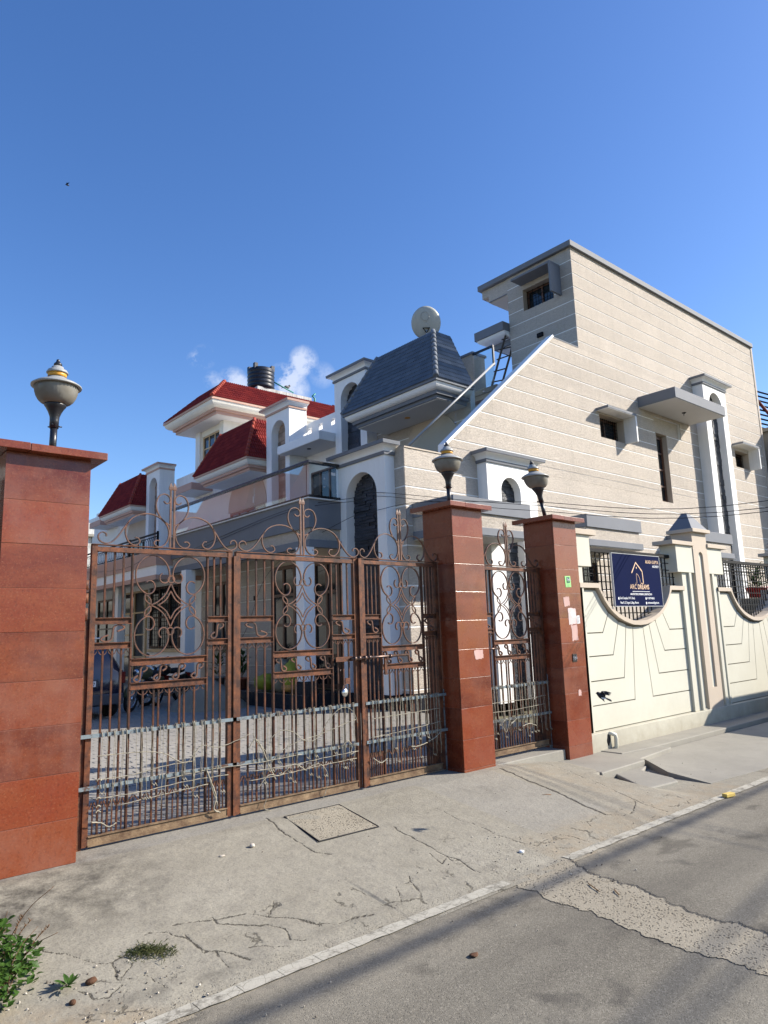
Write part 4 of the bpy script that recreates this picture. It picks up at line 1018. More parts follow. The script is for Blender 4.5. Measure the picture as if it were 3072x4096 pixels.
MB().box(17.05, 20.3, 29.0, 31.0, 13.2, 13.84).build('tank_base', 'black_mould', H2)
# ------------------------------------------------------------------ granite gate pillars and lamps
JZ = [3.00, 2.71, 2.375, 2.04, 1.70, 1.36, 1.03, .69, .34, .01, -.3]
def pillar(x0, x1, label, cap_l, jz, zb=-.3):
    y0, y1 = 5.75, 6.26
    P = thing('gate_pillar', label, 'pillar', ((x0+x1)/2, 6.0, 0), 'red granite gate pillars')
    MB().box(x0+.003, x1-.003, y0+.003, y1-.003, zb, 3.05).build('joint_core', 'granite_joint', P)
    zz = [3.05]+jz[1:]
    for a, b in zip(zz, zz[1:]):
        if a < zb: break
        b = max(b, zb)
        for nm, bx in (('f', (x0, x1, y0, y0+.022)), ('b', (x0, x1, y1-.022, y1)), ('l', (x0, x0+.022, y0+.023, y1-.023)), ('r', (x1-.022, x1, y0+.023, y1-.023))):
            j = random.uniform(-.0015, .0015)
            MB().box(bx[0]+j*(nm in 'lr'), bx[1]+j*(nm in 'lr'), bx[2]+j*(nm in 'fb'), bx[3]+j*(nm in 'fb'), b+.0022, a-.0022).build('slab', 'granite', P, bevel=.0018)
    cx0, cx1, cy0, cy1 = cap_l
    xm = cx0+(cx1-cx0)*.36
    MB().box(cx0, xm-.002, cy0, cy1, 3.052, 3.112).build('cap_slab', 'granite', P, bevel=.004)
    MB().box(xm+.002, cx1, cy0+.003, cy1, 3.05, 3.110).build('cap_slab', 'granite', P, bevel=.004)
    return P
P1 = pillar(1.20, 1.825, 'wide red granite pillar at the left edge, carrying the nearest lamp', (1.02, 1.925, 5.65, 6.36), JZ[:1]+[2.68, 2.345, 2.01, 1.68, 1.32, .985, .63, .30, -.02, -.4])
P2 = pillar(6.05, 6.59, 'red granite pillar between the wide gate and the narrow gate', (5.93, 6.68, 5.65, 6.36), JZ)
P3 = pillar(8.07, 8.61, 'red granite pillar with torn posters and a green sticker, beside the cream wall', (7.94, 8.71, 5.65, 6.36), JZ)
def poly_sheet(pts, y, mat, name, par, th=.0015):
    return MB().add([(p[0], y, p[1]) for p in pts]+[(p[0], y+th, p[1]) for p in pts], [tuple(range(len(pts))), tuple(range(2*len(pts)-1, len(pts)-1, -1))]+[(i, (i+1) % len(pts), len(pts)+(i+1) % len(pts), len(pts)+i) for i in range(len(pts))]).build(name, mat, par)
def text(s, x, z, y, size, mat, par, name='lettering', align='LEFT', sx=1.0, ext=.0008, bold=0, spacing=1.0):
    c = bpy.data.curves.new(name, 'FONT'); c.body = s; c.size = size; c.align_x = align; c.extrude = ext; c.offset = bold; c.space_character = spacing; c.resolution_u = 2
    tmp = bpy.data.objects.new('tmp', c); scn.collection.objects.link(tmp); bpy.context.view_layer.update()
    me = bpy.data.meshes.new_from_object(tmp.evaluated_get(bpy.context.evaluated_depsgraph_get())); bpy.data.objects.remove(tmp)
    me.transform(Matrix.Diagonal((sx, 1, 1, 1))); me.transform(Matrix.Rotation(R_(90), 4, 'X'))
    me.materials.clear(); me.materials.append(MATS[mat])
    o = inst(name, me, par, (x, y, z)); return o
# stickers and torn posters on the third pillar, patch on the second
stk = thing('sticker', 'small green square sticker high on the right gate pillar', 'sticker', (8.33, 5.748, 2.19), None)
poly_sheet([(8.255, 2.275), (8.385, 2.28), (8.395, 2.125), (8.265, 2.12)], 5.7465, 'sticker_green', 'sticker_base', stk)
poly_sheet([(8.29, 2.26), (8.365, 2.265), (8.368, 2.18), (8.293, 2.175)], 5.7450, 'sticker_dark', 'sticker_print', stk)
text('Gala', 8.298, 2.215, 5.7440, .045, 'paper_white', stk); text('SPA', 8.305, 2.19, 5.7440, .025, 'sticker_green', stk)
for k in range(2): MB().box(8.285, 8.375-.02*k, 5.744, 5.7463, 2.152-.018*k, 2.156-.018*k).build('print_line', 'sticker_dark', stk)
paint('torn_paper', (.50, .33, .30), .12, rough=.6, dirt=.35, streak=.3, dirtc=(.26, .08, .05))
paint('poster_scrap', (.62, .50, .49), .1, rough=.45, dirt=.3, dirtc=(.3, .12, .09))
def torn(pts, label, mat='torn_paper', y=5.7468, par=None, jag=.008):
    out = []
    for i in range(len(pts)):
        a, b = pts[i], pts[(i+1) % len(pts)]
        for k in range(7):
            t = k/7; x = a[0]+(b[0]-a[0])*t; z = a[1]+(b[1]-a[1])*t
            out.append((x+random.uniform(-jag, jag)*.6, z+random.uniform(-jag, jag)))
    o = poly_sheet(out, y, mat, 'torn_poster', None, .001); tag(o, label, 'poster'); return o
torn([(8.185, 1.98), (8.32, 1.99), (8.33, 1.87), (8.20, 1.85)], 'square peeled poster patch under the green sticker')
torn([(8.27, 1.83), (8.455, 1.83), (8.46, 1.62), (8.28, 1.60)], 'upper part of the tall pink torn poster with a white scrap', 'poster_scrap')
torn([(8.315, 1.60), (8.46, 1.61), (8.465, 1.40), (8.33, 1.38)], 'lower part of the tall pink torn poster', jag=.012)
torn([(8.33, 1.78), (8.43, 1.77), (8.44, 1.71), (8.36, 1.70)], 'shiny white scrap left on the tall torn poster', 'paper_white', 5.7456, jag=.012)
torn([(8.37, .72), (8.44, .725), (8.44, .64), (8.375, .64)], 'faint peeled patch low on the right gate pillar')
torn([(6.31, 1.34), (6.47, 1.345), (6.475, 1.25), (6.44, 1.235), (6.33, 1.24)], 'pale peeled patch halfway up the middle gate pillar')
nt = thing('notice', 'small white printed notice on the edge of the right gate pillar', 'notice', (8.52, 5.747, 1.67))
poly_sheet([(8.465, 1.725), (8.535, 1.73), (8.54, 1.62), (8.47, 1.615)], 5.7466, 'paper_white', 'notice_paper', nt)
for k in range(6): MB().box(8.475, 8.527-.008*(k % 3), 5.7455, 5.7464, 1.706-.015*k, 1.712-.015*k).build('print_line', 'ink_black', nt)
bxm = MB().box(8.295, 8.395, 5.742, 5.7485, 1.10, 1.205); bxo = bxm.build('doorbell_hole', 'ink_black', None, bevel=.002); tag(bxo, 'square black cavity with loose wires where a bell was', 'bell socket')
m = MB()
for k in range(7):
    x = 8.31+.012*k; m.tube([(x, 5.741, 1.19-random.random()*.02), (x+random.uniform(-.01, .01), 5.734, 1.15), (x+random.uniform(-.02, .02), 5.738, 1.12)], .0018, 4)
m.build('loose_wire', 'paper_white', bxo)
# lamps
def lamp(x, label, lean=(0, 0), h=.0, base=(0, 0)):
    L = thing('pillar_lamp', label, 'lamp', (x, 5.98, 3.112), 'globe lamps on the gate pillars')
    c = (0, 0, 0)
    off = wloc(L)
    def pos(v):
        r_ = math.hypot(v[0], v[1]); k_ = .87 if r_ > .087 else (.88 if r_ < .045 and v[2] < .5 else 1.0)
        v = (v[0]*k_, v[1]*k_, v[2]); return (v[0]+off.x+lean[0]*v[2], v[1]+off.y+lean[1]*v[2], v[2]+off.z)
    def bld(mb, name, mat, **k):
        mb.v = [pos(v) for v in mb.v]; return mb.build(name, mat, L, **k)
    bld(MB().lathe([(.032, 0), (.032, .25)], c, 16), 'pole', 'lamp_black')
    bld(MB().lathe([(.041, .235), (.041, .30), (.043, .33), (.052, .37), (.07, .405), (.085, .425), (.085, .44)], c, 20), 'socket', 'lamp_black')
    for a in (0, 2.1, 4.2): bld(MB().tube([(math.cos(a)*.035, math.sin(a)*.035, .255), (math.cos(a)*.062, math.sin(a)*.062, .255)], .006, 6), 'set_screw', 'lamp_black')
    pr = [(.082, .44)]+[(.082+.115*math.sin(R_(t))**.9, .44+.155*(1-math.cos(R_(t)))) for t in (12, 25, 40, 55, 70, 82, 90)]
    bld(MB().lathe(pr, c, 72, sm=True, flute=.05, fr=(.45, .62)), 'glass_bowl', 'lamp_bowl')
    bld(MB().lathe([(.19, .592), (.225, .590), (.226, .600), (.19, .622), (.13, .645), (.08, .660), (.078, .668)], c, 40), 'lower_shade', 'lamp_grey')
    bld(MB().lathe([(.076, .668), (.076, .674)], c, 24), 'black_collar', 'lamp_black')
    bld(MB().lathe([(.073, .674), (.073, .715)], c, 24), 'amber_collar', 'amber')
    bld(MB().lathe([(.06, .712), (.098, .712), (.098, .719), (.075, .738), (.05, .752), (.046, .768), (.03, .777)], c, 30), 'upper_shade', 'lamp_grey')
    bld(MB().lathe([(.028, .776), (.034, .790), (.030, .800), (.018, .812), (.013, .826), (.014, .832), (.006, .838)], c, 16), 'finial', 'lamp_black')
    return L
lamp(1.585, 'nearest globe lamp, upright on the left granite pillar', (.015, .0))
lamp(6.26, 'upright globe lamp on the middle granite pillar', (.0, 0))
lamp(8.235, 'leaning globe lamp on the granite pillar by the cream wall', (-.27, .02))
# ------------------------------------------------------------------ wrought iron gates
G = 6.036
def rail(x0, x1, z0, z1, par, y=G, mat='rusty_iron', name='rail'):
    m = MB(); m.box(x0, x1, y-.004, y+.004, z0+.004, z1-.004); m.box(x0, x1, y-.024, y+.016, z1-.006, z1); m.box(x0, x1, y-.024, y+.016, z0, z0+.006); return m.build(name, mat, par)
def bar(x, z0, z1, par, w=.0145, y=G, d=.016, mat='bar_iron'):
    return MB().box(x-w/2, x+w/2, y-d/2, y+d/2, z0, z1).build('bar', mat, par)
def rib(path, par, w=.009, d=.020, name='scroll', mat='scroll_iron', n=5, y=G):
    return MB().ribbon(crom(path, n), y, w, d).build(name, mat, par)
def spiral(cx, cz, r0, r1, a0, a1, n=12, sz=1):
    return [(cx+(r0+(r1-r0)*i/n)*math.cos(R_(a0+(a1-a0)*i/n)), cz+sz*(r0+(r1-r0)*i/n)*math.sin(R_(a0+(a1-a0)*i/n))) for i in range(n+1)]
def scroll_panel(c, hw, par):
    k = hw/.355
    for sx in (-1, 1):
        for top in (1, 0):
            r = .155; M0 = (-.17, 0)
            e = lambda a: (math.cos(R_(a)), math.sin(R_(a)))
            p0 = (M0[0]+r*e(-8)[0], r*e(-8)[1]); c1 = (p0[0]-.052*e(-8)[0], p0[1]-.052*e(-8)[1])
            inner = spiral(c1[0], c1[1], .034, .052, -8-235, -8, 9)
            main = [(M0[0]+r*e(a)[0], r*e(a)[1]) for a in range(4, 250, 14)]
            p1 = (M0[0]+r*e(250)[0], r*e(250)[1]); c2 = (p1[0]-.062*e(250)[0], p1[1]-.062*e(250)[1])
            outer = spiral(c2[0], c2[1], .062, .040, 252, 252+240, 9)
            pts = inner+main+outer; out = []
            for (x, z) in pts:
                zz = 2.335-(.155-z)*1.13
                if not top: zz = 3.79-zz-.0
                out.append((c+sx*-x*k if sx > 0 else c+x*k, zz))
            rib(out, par, n=2)
        # leaf-shaped links
        for s2 in (1, -1):
            a = (c+sx*-.235*k, 1.895+s2*.10); b = (c+sx*-.185*k, 1.895)
            mx_, mz = (a[0]+b[0])/2, (a[1]+b[1])/2
            rib([a, (mx_-.024, mz), b], par, d=.012, name='leaf_link'); rib([a, (mx_+.024, mz), b], par, d=.012, name='leaf_link')
        for s2 in (1, -1):
            rib([(c, 1.895+s2*.195), (c+sx*.05*k, 1.895+s2*.095), (c+sx*.12*k, 1.895+s2*.03), (c+sx*.185*k, 1.895)], par, d=.012, name='diamond')
            rib([(c, 1.895+s2*.125), (c+sx*.04*k, 1.895+s2*.055), (c+sx*.09*k, 1.895+s2*.014), (c+sx*.12*k, 1.895)], par, d=.012, name='diamond')
    for z in (2.125, 1.665):
        MB().ribbon(arcp(c, z, .031, 0, 360, 20), G, .009, .018).build('ring', 'scroll_iron', par)
def crest(c, s, par, y=G-.004):
    for sx in (-1, 1):
        f = lambda pts: [(c+sx*-p[0]*s if sx > 0 else c+p[0]*s, p[1]) for p in pts]
        rib(f([(-.02, 2.615), (-.055, 2.63), (-.11, 2.67), (-.155, 2.74), (-.165, 2.81), (-.14, 2.875), (-.095, 2.90), (-.05, 2.893), (-.025, 2.86), (-.035, 2.825), (-.065, 2.815), (-.09, 2.835)]), par, y=y)
        rib(f([(-.125, 2.468), (-.155, 2.472), (-.18, 2.452), (-.165, 2.425), (-.12, 2.415), (-.07, 2.44), (-.037, 2.50), (-.035, 2.57), (-.07, 2.635), (-.13, 2.68), (-.21, 2.705), (-.30, 2.70), (-.39, 2.66), (-.445, 2.59), (-.455, 2.52), (-.43, 2.455), (-.385, 2.42), (-.34, 2.425), (-.318, 2.452), (-.335, 2.482), (-.365, 2.485)]), par, y=y)
        rib(f([(-.43, 2.62), (-.475, 2.555), (-.53, 2.48), (-.585, 2.432), (-.64, 2.42), (-.69, 2.445), (-.70, 2.487), (-.67, 2.515), (-.635, 2.505), (-.628, 2.48)]), par, y=y)
        x = c+sx*.018
        MB().box(x-.008, x+.008, y-.008, y+.008, 2.40, 2.94).build('spear', 'scroll_iron', par)
        MB().stack([[(x-.007, y-.004, 2.94), (x+.007, y-.004, 2.94), (x+.007, y+.004, 2.94), (x-.007, y+.004, 2.94)], [(x-.020, y-.006, 2.952), (x+.020, y-.006, 2.952), (x+.020, y+.006, 2.952), (x-.020, y+.006, 2.952)],
                    [(x-.017, y-.006, 2.975), (x+.017, y-.006, 2.975), (x+.017, y+.006, 2.975), (x-.017, y+.006, 2.975)], [(x-.001, y-.001, 3.015), (x+.001, y-.001, 3.015), (x+.001, y+.001, 3.015), (x-.001, y+.001, 3.015)]]).build('spearhead', 'scroll_iron', par)
def s_scroll(c, z0, z1, w, par, flip=1):
    h = z1-z0; zc = (z0+z1)/2
    p = [(-.18, -.10), (-.40, -.22), (-.45, -.36), (-.25, -.46), (-.05, -.34), (.0, 0), (.05, .34), (.25, .46), (.45, .36), (.40, .22), (.18, .10)]
    rib([(c+flip*q[0]*w*1.1, zc+q[1]*h*1.0) for q in p], par, w=.012, d=.022)
def arcs_between(xs, z, par):
    for a, b in zip(xs, xs[1:]):
        g = b-a
        if g < .05: continue
        m = MB()
        m.ribbon(arcp(a+.008, z, g*.46, -90, 0, 6, .035), G, .004, .010) if False else None
        m.ribbon([(a+.008, z-.048), (a+g*.30, z-.036), (a+g*.48, z-.004)], G, .005, .010); m.ribbon([(b-.008, z-.048), (b-g*.30, z-.036), (b-g*.48, z-.004)], G, .005, .010)
        m.build('bracket', 'scroll_iron', par)
def leaf(label, xL, xR, cL, cR, nL, nR, tails=1, name='gate_leaf', group='leaves of the wide rusty gate', zb=0, flip=1, fwL=.045, fwR=.045):
    g = thing(name, label, 'gate', ((xL+xR)/2, G, zb), group)
    def frame(x0, x1): # folded channel stile
        m = MB(); m.box(x0, x1, G-.026, G-.020, zb, 2.40); m.box(x0, x0+.005, G-.020, G+.02, zb, 2.40); m.box(x1-.005, x1, G-.020, G+.02, zb, 2.40); return m.build('stile', 'rusty_iron', g)
    frame(xL, xL+fwL); frame(xR-fwR, xR)
    m = MB(); m.box(xL+fwL, xR-fwR, G-.020, G-.014, 2.352, 2.388); m.box(xL, xR, G-.034, G+.02, 2.402, 2.409); m.box(xL+fwL, xR-fwR, G-.030, G+.014, 2.346, 2.352); m.build('top_rail', 'rusty_iron', g)
    m = MB(); m.box(xL+fwL, xR-fwR, G-.020, G-.014, zb+.008, zb+.075); m.box(xL+fwL, xR-fwR, G-.034, G+.014, zb+.070, zb+.078); m.box(xL+fwL, xR-fwR, G-.036, G+.014, zb, zb+.012); m.build('bottom_rail', 'old_base_iron', g)
    a, b = xL+fwL, xR-fwR
    for x in (cL, cR): bar(x, zb+.078, 2.346, g, w=.014, d=.034)
    for (u, v, n) in ((a, cL, nL), (cR, b, nR)):
        if n == 0: continue
        xs = [u+(v-u)*(i+1)/(n+1) for i in range(n)]
        for x in xs:
            bar(x, 1.79, 2.346, g); bar(x, zb+.078, 1.53, g)
        rail(u, v, 1.735, 1.79, g); rail(u, v, 1.53, 1.585, g)
        s_scroll((u+v)/2, 1.585, 1.735, (v-u)*.62, g, flip)
        arcs_between([u-.008]+xs+[v+.008], 1.53, g)
        ex = [u]+xs+[v]
        for p, q in zip(ex, ex[1:]): short(g, p, q, zb)
    rail(cL, cR, 1.38, 1.44, g); rail(cL, cR, 1.18, 1.24, g)
    W = cR-cL; cc = (cL+cR)/2
    for i in range(4): s_scroll(cL+W*(.13+.247*i), 1.24, 1.38, W*.16, g, flip)
    xs = []
    for i in range(3):
        c0 = cL+W*(i*2+1)/6
        if i < 2: xs += [cL+W*(i+1)/3-.022, cL+W*(i+1)/3+.022]
        xs.append(c0)
    xs = sorted(xs)
    for x in xs: bar(x, zb+.078, 1.18, g)
    arcs_between([cL]+xs+[cR], 1.18, g)
    ex = [cL]+xs+[cR]
    for p, q in zip(ex, ex[1:]): short(g, p, q, zb)
    scroll_panel(cc, W/2, g); crest(cc, (xR-xL)/1.40 if name == 'gate_leaf' else .95, g)
    return g
def short(g, p, q, zb):
    if q-p < .05: return
    m = (p+q)/2
    MB().box(m-.005, m+.005, G-.005, G+.005, zb+.078, .30).build('short_bar', 'bar_iron', g)
    MB().ribbon([(p+.01, .275), (m-.008, .325), (m, .30), (m+.008, .325), (q-.01, .275)], G-.002, .010, .012).build('bar_tip', 'scroll_iron', g)
g1 = leaf('left leaf of the wide rusty gate, hinged to the left granite pillar', 1.945, 3.255, 2.298, 3.005, 3, 2, flip=1)
g2 = leaf('middle leaf of the wide rusty gate, with blue straps and loose tangled wire', 3.295, 4.775, 3.712, 4.432, 3, 3, flip=-1, fwR=.05)
g3 = leaf('right leaf of the wide rusty gate, with the long slide bolt, against the middle pillar', 4.815, 6.02, 5.11, 5.765, 3, 3, flip=-1, fwL=.06)
g4 = leaf('narrow pedestrian gate between the two right granite pillars', 6.68, 8.045, 7.01, 7.745, 3, 3, name='pedestrian_gate', group=None, zb=.02, flip=-1)
# fold joints, hinges, straps
MB().box(3.262, 3.288, G-.04, G+.01, 0, 2.36).build('fold_stile', 'rusty_iron', g2)
MB().box(4.777, 4.813, G-.055, G-.028, 0, 2.40).build('cover_strip', 'rusty_iron', g3)
for (z0, z1) in ((2.02, 2.10), (1.91, 1.99), (1.77, 1.87)): MB().lathe([(.024, z0), (.024, z1)], (1.905, G-.02, 0), 12).build('hinge', 'rusty_iron', g1)
MB().box(1.875, 1.905, G-.02, G+.01, -.04, .86).build('hinge_plate', 'blue_strap', g1); MB().box(1.90, 1.945, G-.01, G+.01, -.04, 1.78).build('hinge_plate', 'rusty_iron', g1)
for (x0, x1, g, dz) in ((1.90, 3.29, g1, 0), (3.25, 4.72, g2, 0), (4.83, 6.05, g3, 0), (6.62, 8.06, g4, 0)):
    for z in (.845, .445):
        MB().box(x0, x1, G-.052, G-.046, z-.015, z+.015).build('strap', 'blue_strap', g)
MB().box(6.025, 6.05, G-.02, G+.01, -.04, .9).build('hinge_plate', 'blue_strap', g3); MB().box(8.048, 8.07, G-.02, G+.01, -.02, .95).build('hinge_plate', 'blue_strap', g4)
# slide bolt and padlock
b_ = MB(); b_.tube([(4.62, G-.075, 1.325), (5.44, G-.075, 1.330)], .014, 10); b_.build('slide_bolt', 'bolt_steel', g3)
for x in (4.66, 4.72, 4.80, 4.86, 5.16): MB().tube([(x, G-.075, 1.326), (x+.035, G-.075, 1.327)], .023, 12).build('bolt_keeper', 'bolt_steel', g3)
MB().box(4.44, 4.66, G-.06, G-.052, 1.30, 1.35).build('bolt_plate', 'rusty_iron', g2); MB().box(5.10, 5.135, G-.07, G-.05, 1.13, 1.32).build('bolt_plate', 'rusty_iron', g3)
MB().tube([(4.50, G-.045, 1.22)]+[(4.50+.0, G-.045, 1.2)], .01, 6).build('bolt_pin', 'bolt_steel', g2)
MB().box(4.55, 4.61, G-.07, G-.06, 1.07, 1.13).build('lock_plate', 'rusty_iron', g2)
pl_ = thing('padlock', 'round steel padlock hanging on the wide gate beside the slide bolt', 'padlock', (4.53, G-.07, .98))
MB().lathe([(.038, -.012), (.042, 0), (.038, .012)], (0, 0, 0), 20).build('lock_body', 'chrome', None) if False else None
m = MB(); m.ico((4.535, G-.075, .985), .042, 2, (1, .45, 1.1)); m.build('lock_body', 'chrome', pl_)
MB().ribbon(arcp(4.535, 1.02, .026, 0, 180, 10, .05), G-.075, .008, .008).build('shackle', 'bolt_steel', pl_)
MB().tube([(6.80, G-.06, 1.335), (7.05, G-.06, 1.335)], .012, 8).build('slide_bolt', 'bolt_steel', g4); MB().box(6.79, 6.83, G-.06, G-.05, 1.12, 1.30).build('bolt_plate', 'rusty_iron', g4)
for g, x in ((g1, 3.0),): pass
# cords tied round the straps
def cord(path, par, r=.0026, name='tie_cord'):
    return MB().tube(path, r, 4, sm=True).build(name, 'tie_cord', par, recalc=False)
def ties(g, x0, x1, n, seed):
    rr = random.Random(seed)
    for i in range(n):
        x = x0+(x1-x0)*(i+.5)/n+rr.uniform(-.022, .022); y = G-.058
        zb = rr.choice([.40, .30, .24, .20, .34]); x2 = x+rr.uniform(-.02, .02)
        pts = [(x-.008, G-.03, .862), (x-.007, y-.004, .873), (x-.003, y-.006, .85), (x, y-.004, .80)]
        for k in range(7):
            t = (k+1)/7; z = .80-(.80-zb)*t
            pts.append((x+(x2-x)*t+rr.uniform(-.003, .003), y-.003+rr.uniform(-.003, .003)+(-.004 if abs(z-.445) < .05 else 0), z))
        cord(pts, g)
        if rr.random() < .6: cord([(p[0]+.011+.004*math.sin(j*2.1), p[1]+.002*math.cos(j*3), p[2]) for j, p in enumerate(pts[:-1])], g)
        if rr.random() < .5: # knot at the end
            cord([(x2, y, zb+.01), (x2+.018, y-.01, zb-.012), (x2+.032, y, zb+.006), (x2+.045, y-.006, zb-.02)], g, .004)
        # loops over both straps
        for zz in (.845, .445):
            cord([(x-.004, G-.045, zz+.018), (x-.003, G-.058, zz+.013), (x, G-.058, zz-.013), (x+.002, G-.045, zz-.020)], g, .0042)
def hcord(g, pts, r=.0036):
    P = crom([(p[0], G-.062+random.uniform(-.004, .004), p[1]) for p in pts], 8)
    cord([(p[0], p[1]+.002*math.sin(i*1.7), p[2]+.0018*math.cos(i*1.7)) for i, p in enumerate(P)], g, r)
ties(g1, 2.06, 3.16, 22, 1); ties(g2, 3.42, 4.68, 24, 2); ties(g3, 4.90, 5.95, 22, 3); ties(g4, 6.72, 8.0, 26, 4)
hcord(g1, [(2.03, .685), (2.25, .68), (2.45, .665), (2.60, .63), (2.70, .565), (2.80, .53), (2.87, .60), (2.95, .655), (3.10, .62), (3.3, .66), (3.42, .70)])
hcord(g1, [(2.02, .505), (2.3, .50), (2.6, .53), (2.85, .535)]); hcord(g1, [(2.05, .36), (2.4, .355), (2.8, .375), (3.2, .37)]); hcord(g1, [(2.2, .28), (2.6, .30), (3.0, .32)])
hcord(g1, [(2.6, .42), (3.0, .44), (3.5, .43), (4.0, .44)])
hcord(g1, [(2.0, .19), (2.08, .17), (2.14, .13), (2.2, .15)], .006); hcord(g1, [(2.98, .45), (3.03, .33), (3.08, .2), (3.06, .1), (3.12, .06)], .007); hcord(g1, [(3.0, .40), (3.05, .25), (3.10, .12)], .005)
for z in (.50, .36, .30, .26): hcord(g1, [(2.03, z-.01), (2.05, z+.008), (2.07, z-.006)], .006)
hcord(g2, [(3.45, .36), (3.9, .355), (4.3, .37), (4.7, .38)]); hcord(g2, [(3.4, .28), (3.8, .285), (4.2, .30), (4.68, .31)])
hcord(g2, [(3.64, .63), (3.75, .69), (3.9, .66), (4.0, .58), (4.12, .55), (4.22, .60), (4.32, .72), (4.45, .82), (4.57, .83), (4.66, .76), (4.70, .66)])
hcord(g2, [(3.40, .56), (3.48, .64), (3.55, .55), (3.62, .40), (3.70, .25)], .006); hcord(g2, [(3.45, .70), (3.52, .58), (3.60, .50), (3.58, .30), (3.60, .12), (3.57, .02), (3.66, -.03)], .004)
hcord(g2, [(3.60, .35), (3.72, .47), (3.90, .55), (4.2, .60), (4.68, .70)]); hcord(g2, [(4.05, .30), (4.2, .32), (4.30, .22), (4.29, .08), (4.25, .0), (4.24, -.04)], .004)
hcord(g2, [(3.5, .2), (3.62, .3), (3.75, .28), (3.9, .36), (4.05, .28)], .005); hcord(g2, [(4.5, .45), (4.56, .5), (4.62, .44), (4.60, .36), (4.66, .38)], .006)
hcord(g3, [(4.9, .68), (5.2, .685), (5.5, .69), (5.92, .70)]); hcord(g3, [(4.88, .49), (5.2, .50), (5.6, .525), (5.95, .55)]); hcord(g3, [(5.45, .33), (5.55, .32), (5.7, .34)], .006); hcord(g3, [(5.72, .35), (5.82, .38), (5.93, .44)], .006); hcord(g3, [(4.9, .28), (5.0, .22), (5.1, .25)], .006)
hcord(g4, [(6.72, .66), (7.1, .67), (7.5, .66), (7.95, .68)]); hcord(g4, [(6.75, .56), (7.2, .55), (7.9, .57)]); hcord(g4, [(7.0, .40), (7.1, .46), (7.2, .40), (7.3, .44), (7.15, .36)], .006); hcord(g4, [(6.95, .5), (7.02, .38), (7.08, .3), (7.15, .42)], .006); hcord(g4, [(7.4, .33), (7.55, .35), (7.7, .31)], .006)
# ------------------------------------------------------------------ cream compound wall
CWL = thing('compound_wall', 'cream street wall with scooped openings, grey pyramid caps and iron grilles', 'wall', (8.75, 5.95, -.16))
YF, YB = 5.83, 6.10
def bowl(c, s=1, o=0):
    half = [(-1.08, 2.135), (-1.02, 2.06), (-.96, 1.98), (-.87, 1.89), (-.75, 1.80), (-.61, 1.725), (-.47, 1.675), (-.36, 1.645), (-.2, 1.61), (0, 1.60)]
    pts = half+[(-x, z) for x, z in half[-2::-1]]
    return [(c+x*s, z+o) for x, z in pts]
def loft_y(pa, y0, y1, mat, name, par):  # closed polygon in xz extruded in y, triangulated strips from a bottom line
    pass
def bay(c, hw):
    L, Rt = c-hw, c+hw            # half width between the piers, to the wing blocks
    bw = bowl(c)
    top = [(L, 2.135)]+bw+[(Rt, 2.135)]
    m = MB()
    for (a, b) in zip(top, top[1:]):
        m.add([(a[0], YF+.062, -.3), (b[0], YF+.062, -.3), (b[0], YF+.062, b[1]), (a[0], YF+.062, a[1]), (a[0], YB, -.3), (b[0], YB, -.3), (b[0], YB, b[1]), (a[0], YB, a[1])], [(0, 1, 2, 3), (7, 6, 5, 4), (3, 2, 6, 7)])
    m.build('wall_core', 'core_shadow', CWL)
    # curved ledge
    m = MB(); T = [(L, 2.20), (c-1.06, 2.20)]+[(x, z+.03) for x, z in bw[1:-1]]+[(c+1.06, 2.20), (Rt, 2.20)]
    Bt = [(L, 2.13), (c-1.10, 2.13)]+[(x, z-.035) for x, z in bw[1:-1]]+[(c+1.10, 2.13), (Rt, 2.13)]
    for i in range(len(T)-1):
        vs = []
        for y in (YF-.012, YB+.02):
            vs += [(Bt[i][0], y, Bt[i][1]), (Bt[i+1][0], y, Bt[i+1][1]), (T[i+1][0], y, T[i+1][1]), (T[i][0], y, T[i][1])]
        m.add(vs, [(0, 1, 2, 3), (7, 6, 5, 4), (3, 2, 6, 7), (0, 4, 5, 1)])
    m.build('ledge', 'beige_trim', CWL)
    # fan-shaped recessed panels with open joints
    x0, x1 = L+.06, Rt-.06
    fr = []
    for s in (-1, 1):
        Bp = [(-.81, 1.825), (-.555, 1.69), (-.345, 1.63), (-.15, 1.60)]; E = [(-1.0, 1.475), (-.77, 1.14), (-.52, .79), (-.27, .45)]
        Bp = [(c+s*-x if s > 0 else c+x, z-.06) for x, z in Bp]; E = [(c+s*-x if s > 0 else c+x, z) for x, z in E]
        side = x0 if s < 0 else x1
        def seg(xa, xb):
            r = [(x, z-.055) for x, z in bw if min(xa, xb)+.01 < x < max(xa, xb)-.01]
            return r if xb > xa else r[::-1]
        # corner panel
        cn = (c-1.10, 2.10) if s < 0 else (c+1.10, 2.10)
        poly = [(side, 2.10), cn]+[(x, z) for x, z in seg(cn[0], Bp[0][0])]+[Bp[0], E[0], (side, E[0][1])]
        fr.append(poly)
        for k in range(3):
            fr.append([(side, E[k][1]), E[k], Bp[k]]+seg(Bp[k][0], Bp[k+1][0])+[Bp[k+1], E[k+1], (side, E[k+1][1])])
        if s < 0: lastL = (Bp[3], E[3])
        else: lastR = (Bp[3], E[3])
    fr.append([(x0, lastL[1][1]), lastL[1], lastL[0]]+[(x, z-.055) for x, z in bw if lastL[0][0]+.01 < x < lastR[0][0]-.01]+[lastR[0], lastR[1], (x1, lastR[1][1]), (x1, .10), (x0, .10)])
    for poly in fr:
        P = inset(poly, .0085)
        MB().prism(P, 'y', YF+.045, YF+.061).build('panel', 'cream', CWL, recalc=True)
    # raised frame beside the panels
    MB().box(L, x0, YF, YF+.075, .10, 2.13).build('frame', 'cream', CWL); MB().box(x1, Rt, YF, YF+.075, .10, 2.13).build('frame', 'cream', CWL)
